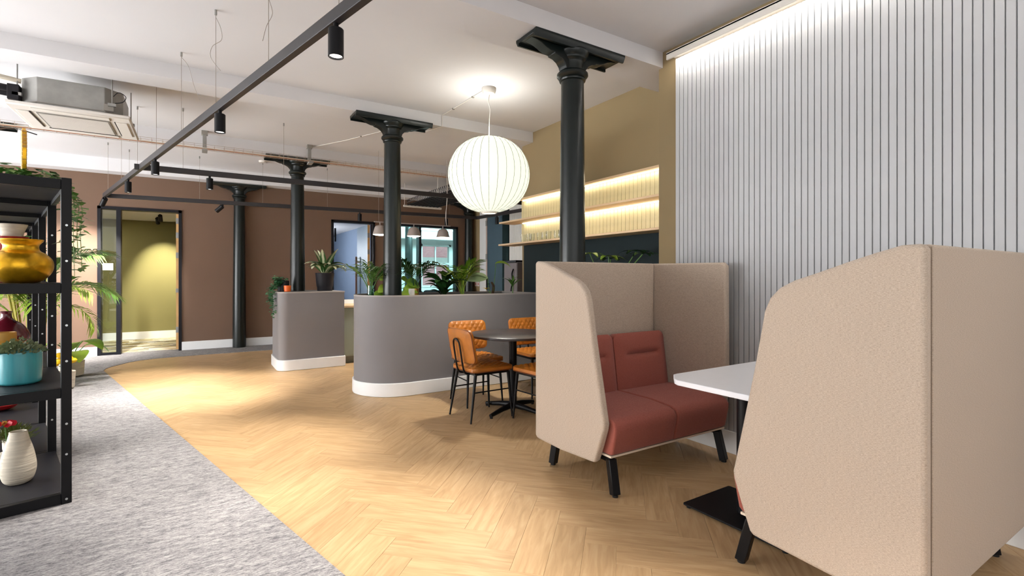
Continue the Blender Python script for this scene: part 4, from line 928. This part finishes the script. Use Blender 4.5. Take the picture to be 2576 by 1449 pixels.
def spray(t, me, base, count, r0, z0, tilt, rnd, name='frond', smin=0.8, smax=1.1, az0=0):
    for k in range(count):
        a = az0 + 2*math.pi*k/count + rnd.uniform(-0.3,0.3); s = rnd.uniform(smin,smax)
        inst(name, me, t, (base[0]+r0*math.cos(a), base[1]+r0*math.sin(a), base[2]+z0), (rnd.uniform(-0.3,0.3), R(rnd.uniform(-tilt,tilt*0.4)), a), (s,s,s))
rp = random.Random(11); SZ = 1.045
# palm in a glass vase
k1 = frond_mesh('frond', 0.40, M['leafm'], None, 8, 0.15, 0.024, 80, 15, 0.45)
k2 = frond_mesh('frond', 0.46, M['leafd'], None, 9, 0.17, 0.028, 84, 5, 0.4)
k3 = frond_mesh('frond', 0.44, M['leafl'], None, 8, 0.17, 0.032, 82, 15, 0.4)
t = thing('potted_palm', 'young palm in a glass vase at the rounded end of the planter', 'plant', (1.63,5.46,SZ))
MB().lathe([(0.035,0.001),(0.036,0.13),(0.033,0.13),(0.032,0.006)], n=24).build('glass_vase', M['glassc'], t)
spray(t, k1, (0,0,0), 9, 0.012, 0.01, 26, rp)
# round leaved philodendron behind the column
rl = leaf_mesh('leaf', 0.17, 0.15, M['leafl'], 20, -50, 0.12, 8, 0.75)
t = thing('round_leaf_plant', 'plant with big round yellow-green leaves behind the planter column', 'plant', (1.98,5.66,SZ))
for a, zz, rr, s in ((200,0.10,0.10,0.9),(215,0.24,0.12,0.95),(330,0.10,0.10,1.1),(350,0.16,0.13,1.15),(300,0.05,0.10,0.9),(20,0.06,0.12,0.9),(10,0.2,0.08,0.8),(190,0.03,0.16,0.8)):
    c, s_ = math.cos(R(a)), math.sin(R(a)); e = (rr*c, rr*s_, zz)
    stem(t, [(0,0,0),(e[0]*0.4,e[1]*0.4,zz*0.7),e], 0.004, M['stemg']); inst('leaf', rl, t, e, (R(40 if c>0 else -40),R(10),R(a)), (s,s,s))
# tall palm in brass pot, candle
t = thing('potted_palm', 'tall thin palm in a small brass pot beside the white candle', 'plant', (2.20,5.60,SZ))
MB().lathe([(0.035,0.001),(0.045,0.01),(0.045,0.09),(0.04,0.09)], n=24).build('brass_pot', M['brass'], t)
spray(t, k2, (0,0,0), 8, 0.012, 0.05, 20, rp)
t = thing('pillar_candle', 'short white pillar candle at the foot of the tall thin palm', 'candle', (2.12,5.50,SZ))
MB().lathe([(0.034,0.001),(0.036,0.004),(0.036,0.085),(0.032,0.09),(0.008,0.086)], n=24).build('wax', M['candle'], t); MB().cyl((0,0,0.085),(0,0,0.1),0.0015,n=5).build('wick', M['black'], t)
# peace lily
pl_ = leaf_mesh('leaf', 0.24, 0.075, M['leafd'], 62, -20, 0.3, 8, 0.9)
t = thing('peace_lily', 'dense dark green leafy plant in the middle of the planter', 'plant', (2.55,5.55,SZ))
for ring, (cnt, sc_) in enumerate(((9,0.7),(10,0.95),(8,1.25),(5,1.45))): spray(t, pl_, (0,0,0), cnt, 0.03, 0.005+0.045*ring, (-30,-10,10,25)[ring] if False else 22, rp, 'leaf', sc_*0.9, sc_*1.1, ring*0.4)
# bright palm
t = thing('potted_palm', 'bright green palm right of the dense dark plant', 'plant', (2.78,5.50,SZ))
spray(t, k3, (0,0,0), 10, 0.014, 0.0, 24, rp)
bl = leaf_mesh('leaf', 0.26, 0.05, M['leafl'], 80, 40, 0.3, 8, 1.0); spray(t, bl, (0,0,0), 6, 0.01, 0.12, 15, rp, 'leaf')
# pale leaf plant with yellow flower
t = thing('pale_leaf_plant', 'sparse plant with one drooping pale leaf and a yellow bloom', 'plant', (3.20,5.52,SZ))
pa = leaf_mesh('leaf', 0.22, 0.10, M['leafp'], 10, -45, 0.2, 8, 0.8); ya = leaf_mesh('leaf', 0.26, 0.07, M['leafl'], 10, -55, 0.5, 8, 0.9)
stem(t, [(0,0,0),(-0.04,0,0.1),(-0.05,0,0.22)], 0.004, M['stemg']); inst('leaf', pa, t, (-0.05,0,0.22), (R(-55),0,R(165)), (1.35,1.4,1.2)); inst('leaf', pa, t, (-0.05,0,0.2), (R(25),R(-14),R(185)), (1.6,0.35,1))
stem(t, [(0.03,0,0),(0.05,0,0.2),(0.07,0,0.40)], 0.004, M['stemg']); inst('leaf', ya, t, (0.06,0,0.40), (R(30),R(-5),R(-15)), (1,1,1))
for q in (0,1): MB().tube(smooth_pts([(0.01+q*0.02,0,0),(0.025+q*0.02,0,0.1),(0.0+q*0.01,0,0.16)]),0.009,n=6).build('old_stalk', mat('brown_stalk',(70,52,34),0.8), t)
stem(t, [(0,-0.03,0),(-0.06,-0.03,0.04),(-0.09,-0.03,0.075)], 0.003, M['stemg'])
yp = leaf_mesh('petal', 0.055, 0.035, M['yellow'], 30, -20, 0.3, 5)
for k in range(5): inst('petal', yp, t, (-0.09,-0.03,0.07), (0,R(-10),k*1.257), (1,1,1))
# slim plant at the niche end
t = thing('slim_palm', 'slim strappy plant at the right end of the planter by the sofa', 'plant', (3.50,5.48,SZ))
stem(t, [(0,0,0),(0.005,0,0.1),(0,0,0.18)], 0.007, M['stemg'])
b2 = leaf_mesh('leaf', 0.2, 0.03, M['leafm'], 78, 0, 0.35, 8); spray(t, b2, (0,0,0), 9, 0.004, 0.1, 30, rp, 'leaf')
# variegated plant in charcoal pot
t = thing('potted_plant', 'variegated big leaf plant in charcoal pot on the counter block', 'plant', (1.60,7.62,1.068))
MB().lathe([(0.105,0.001),(0.108,0.055),(0.112,0.062),(0.114,0.068),(0.13,0.25),(0.134,0.262),(0.124,0.262),(0.118,0.22)], n=40).build('pot', M['blackpot'], t)
MB().lathe([(0.001,0.225),(0.118,0.225),(0.118,0.235),(0.001,0.235)], n=24).build('soil', M['soil'], t)
vl = leaf_mesh('leaf', 0.38, 0.125, M['varieg'], 72, -45, 0.25, 10, 0.85)
spray(t, vl, (0,0,0.235), 11, 0.02, 0.0, 18, rp, 'leaf', 0.8, 1.1); spray(t, vl, (0,0,0.235), 7, 0.015, 0.03, 14, rp, 'leaf', 0.7, 1.0, 0.3)
gl_ = leaf_mesh('leaf', 0.42, 0.10, M['varieg'], 88, 45, 0.25, 8, 0.9); spray(t, gl_, (0,0,0.235), 5, 0.015, 0.03, 12, rp, 'leaf', 0.8, 1.1, 0.9)
# orange cup, dark tumbler, ivy
t = thing('orange_cup', 'small orange cup beside the trailing ivy', 'cup', (1.07,7.44,1.068)); MB().lathe([(0.038,0.001),(0.042,0.005),(0.048,0.085),(0.044,0.085),(0.038,0.02)], n=28).build('body', M['orange'], t)
t = thing('dark_tumbler', 'dark glass tumbler behind the orange cup', 'tumbler', (1.06,7.60,1.068)); MB().lathe([(0.05,0.001),(0.055,0.01),(0.055,0.15),(0.051,0.15),(0.048,0.02)], n=28).build('body', M['blackpot'], t)
def ivy_leaf(mb, c, rnd, s):
    a = rnd.uniform(0,6.28); d = Vector((math.cos(a), math.sin(a), rnd.uniform(-0.8,0.1))).normalized(); w = d.cross(Vector((0,0,1))).normalized(); u = w.cross(d)
    P = [c, c+d*s*0.35+w*s*0.5, c+d*s*0.6+w*s*0.28, c+d*s, c+d*s*0.6-w*s*0.28, c+d*s*0.35-w*s*0.5]
    mb.add(P, [(0,1,2,3),(0,3,4,5)])
def vine(t, pts, rnd, s=0.035, dens=5, m='ivy'):
    mb = MB(); P = smooth_pts(pts, 6); mb.tube(P, 0.0022, n=5)
    for p in P:
        for q in range(dens): ivy_leaf(mb, p+Vector((rnd.uniform(-.03,.03),rnd.uniform(-.03,.03),rnd.uniform(-.03,.03))), rnd, s*rnd.uniform(0.7,1.3))
    return mb.build('vine', M[m], t, recalc=False)
t = thing('trailing_ivy', 'green ivy trailing down the left end of the counter block', 'plant', (1.02,7.55,1.068))
MB().lathe([(0.04,0.001),(0.05,0.01),(0.055,0.08),(0.05,0.08)], n=24).build('pot', M['blackpot'], t, loc=(0,0.1,0))
for k in range(4): vine(t, [(0,0.1,0.08),(0.03-0.04*k,0.04,0.17+0.01*k),(-0.03-0.02*k,0.0+0.02*k,0.13)], rp, 0.045, 4)
for k, (yy, dz) in enumerate(((0.0,-0.33),(-0.05,-0.24),(0.08,-0.20),(0.13,-0.12),(-0.03,-0.28))):
    vine(t, [(-0.01,0.08,0.09),(-0.06,yy+0.03,0.11),(-0.115-0.01*k,yy,0.03),(-0.12-0.008*k,yy,-0.1),(-0.115,yy,dz)], rp, 0.042, 3)
# niche plant behind the sofa
t = thing('niche_plant', 'umbrella plant with palmate leaves behind the sofa in the dark niche', 'plant', (3.42,3.62,0))
MB().lathe([(0.10,0.001),(0.13,0.02),(0.15,0.30),(0.14,0.30)], n=32).build('pot', M['blackpot'], t)
stem(t, [(0,0,0.28),(0.01,0.01,0.8),(-0.01,0,1.2)], 0.014, mat('brown_trunk',(92,70,48),0.8))
ul = leaf_mesh('leaf', 0.17, 0.055, M['leafl'], 12, -45, 0.2, 8, 0.9); ud = leaf_mesh('leaf', 0.17, 0.06, M['leafd'], 15, -35, 0.2, 8, 0.9)  # left leaves get a brighter green, light on them painted in
for (hx, hy, hz, me) in ((-0.14,0.10,1.50,ul),(-0.02,-0.04,1.47,ul),(0.10,-0.28,1.51,ud),(0.10,0.06,1.45,ud),(0.04,-0.42,1.48,ud),(-0.02,0.22,1.40,ud)):
    stem(t, [(-0.01,0,1.15),(hx*0.5,hy*0.5,1.3),(hx,hy,hz)], 0.005, M['stemg'])
    for k in range(6): inst('leaf', me, t, (hx,hy,hz), (0,R(-4),k*1.047+0.3), (1,1,1))
# palm behind the shelving
t = thing('areca_palm', 'big areca palm with yellow canes behind the black shelving', 'plant', (-1.62,7.9,0))
MB().lathe([(0.16,0.005),(0.19,0.02),(0.21,0.38),(0.2,0.38)], n=32).build('pot', M['blackpot'], t)
MB().lathe([(0.001,0.33),(0.195,0.33),(0.195,0.345),(0.001,0.345)], n=24).build('soil', M['soil'], t)
for k in range(12):
    a = rp.uniform(0,6.28); r = rp.uniform(0.02,0.12); l = rp.uniform(0.08,0.2)
    stem(t, [(r*math.cos(a),r*math.sin(a),0.34),((r+l*0.5)*math.cos(a),(r+l*0.5)*math.sin(a),0.8),((r+l)*math.cos(a),(r+l)*math.sin(a),1.15+0.2*rp.random())], 0.011, M['stemy'])
f1 = frond_mesh('frond', 1.05, M['leafm'], None, 22, 0.30, 0.026, 82, -20, 0.22); f2 = frond_mesh('frond', 0.9, M['leafl'], None, 20, 0.26, 0.024, 75, -40, 0.22)
spray(t, f1, (0,0,0), 10, 0.14, 1.0, 16, rp); spray(t, f2, (0,0,0), 9, 0.12, 0.75, 16, rp, az0=0.3)
inst('frond', f1, t, (0.05,-0.02,0.95), (0,R(28),R(-5)), (0.8,0.8,0.8)); inst('frond', f2, t, (0.05,-0.05,0.85), (0,R(40),R(-15)), (0.8,0.8,0.8))
# monstera and yellow flowers in the gap
t = thing('monstera', 'low monstera leaves beside the foot of the areca palm', 'plant', (-1.33,8.35,0.004))
MB().lathe([(0.09,0.001),(0.12,0.02),(0.13,0.2),(0.12,0.2)], n=28).build('pot', M['cream'], t)
mo = leaf_mesh('leaf', 0.30, 0.24, M['leafl'], 20, -60, 0.1, 8, 0.75)
for a, zz in ((-30,0.45),(20,0.38),(200,0.42),(100,0.4),(-70,0.33)):
    e = (0.13*math.cos(R(a)),0.13*math.sin(R(a)),zz); stem(t, [(0,0,0.18),(e[0]*0.4,e[1]*0.4,zz*0.75),e], 0.006, M['stemg']); inst('leaf', mo, t, e, (0,R(5),R(a)), (1,1,1))
t = thing('yellow_flowers', 'small bunch of yellow flowers in a white pot under the palm', 'flowers', (-1.24,7.45,0.004))
MB().lathe([(0.06,0.001),(0.08,0.02),(0.09,0.2),(0.08,0.2)], n=28).build('pot', M['cream'], t)
for k in range(9):
    a = rp.uniform(0,6.28); r = rp.uniform(0.02,0.1); h = 0.32+rp.uniform(-0.05,0.08)
    stem(t, [(0,0,0.18),(r*0.5*math.cos(a),r*0.5*math.sin(a),0.26),(r*math.cos(a),r*math.sin(a),h)], 0.003, M['stemg'])
    MB().lathe([(0.004,-0.015),(0.03,-0.005),(0.042,0.02),(0.03,0.04),(0.01,0.046)], n=12).build('bloom', M['yellow'], t, loc=(r*math.cos(a),r*math.sin(a),h))
# ivy on the shelving
t = thing('shelf_ivy', 'ivy spilling from the top of the black shelving', 'plant', sloc(-0.16,0.72,LV[3]))
MB().lathe([(0.05,0.001),(0.065,0.01),(0.07,0.09),(0.065,0.09)], n=24).build('pot', M['cream'], t)
for k in range(5): vine(t, [(0,0,0.09),(0.05-0.03*k,-0.12-0.05*k,0.10),(0.02-0.08*k,-0.28-0.06*k,0.035)], rp, 0.05, 2, 'leafm')
for k in range(5): 
    yy = -0.05+0.13*k
    vine(t, [(0,0,0.09),(0.12,yy*0.6,0.12),(0.20,yy,-0.02),(0.195,yy,-0.2),(0.20,yy+0.02,-0.42-0.07*(k%3))], rp, 0.05, 2, 'leafm')

# ------------------------------------------------------------------ seen through the far openings
t = thing('tube_pendant', 'slim black tube pendant inside the blue office doorway', 'lamp', (2.82,12.3,2.12)); MB().cyl((0,0,0),(0,0,0.32),0.022,n=16).build('tube', M['black'], t); MB().cyl((0,0,0.32),(0,0,0.40),0.002,n=6).build('cord', M['black'], t)
t = thing('linear_pendant', 'bright linear light inside the glazed meeting room', 'lamp', (5.75,13.0,2.60)); MB().bar((-0.5,0,0),(0.5,0,0),0.09,0.05).build('tube', M['tubelight'], t, bevel=0.02)
MB().cyl((-0.4,0,0.02),(-0.4,0,0.4),0.003,n=6).cyl((0.4,0,0.02),(0.4,0,0.4),0.003,n=6).build('suspension_wire', M['thin'], t)
def office_chair(label, x, y, rz, m):
    t = thing('office_chair', label, 'chair', (x,y,0), rz, 'meeting room chairs')
    cm = cushion(0.45,0.45,0.06,0.08,0.01); cm.v = [(a,b,c+0.46) for a,b,c in cm.v]; cm.build('seat', m, t, ang=60)
    cm = cushion(0.46,0.42,0.05,0.08,0.01); rot = Matrix.Rotation(R(80),3,'X'); cm.v = [tuple(rot @ Vector(p) + Vector((0,0.22,0.74))) for p in cm.v]; cm.build('backrest', m, t, ang=60)
    for sx in (-1,1):
        for sy in (-1,1): MB().cyl((sx*0.17,sy*0.17,0.44),(sx*0.21,sy*0.21,0.002),0.013,0.01,n=10).build('leg', M['black'], t)
office_chair('black chair seen through the glass below the sash window', 5.05, 11.6, R(150), M['blackpot'])
office_chair('grey chair just right of the glass mullion', 4.40, 11.4, R(170), M['coffee'])
# building across the street
t = thing('brick_building', 'red brick building with stone bands outside the sash window', 'building', (9.0,22.0,-3))
MB().box(-6,0,0,7,3,12).build('wall', M['brick'], t, smooth=False)
for z in (4.85,8.2): MB().box(-6,-0.12,z,7,0.0,z+0.35).build('stone_band', M['stone'], t, smooth=False)
for k in range(4):
    w = MB().box(-5.2+k*3.6,-0.06,1.8,-4.0+k*3.6,-0.001,4.2).build('window', M['stone'], t, smooth=False)
    MB().box(-5.1+k*3.6,-0.08,1.9,-4.1+k*3.6,-0.0605,4.1).build('pane', M['darkteal'], w, smooth=False)
struct(MB().box(-10,14.76,-3.2,30,60,-3.0).build('ground', M['stone'], smooth=False))

# ------------------------------------------------------------------ lights set without fittings in the rooms behind
area_light('meeting_fill_light', (5.6,10.54,2.72), (R(80),0,0), 3.2, 0.45, 260, (0.70,0.97,1.0))  # added fill hidden above the glass head, separate from the linear pendant
pd = bpy.data.lights.new('office_light', 'POINT'); pd.energy = 110; pd.shadow_soft_size = 0.15; pd.color = (0.90,0.95,1.0)
po = bpy.data.objects.new('office_light', pd); C.objects.link(po); po.location = (1.9,13.2,1.9)
area_light('lobby_light', (-1.9,11.6,2.41), (0,0,0), 0.8, 0.8, 26, (1,0.95,0.8))
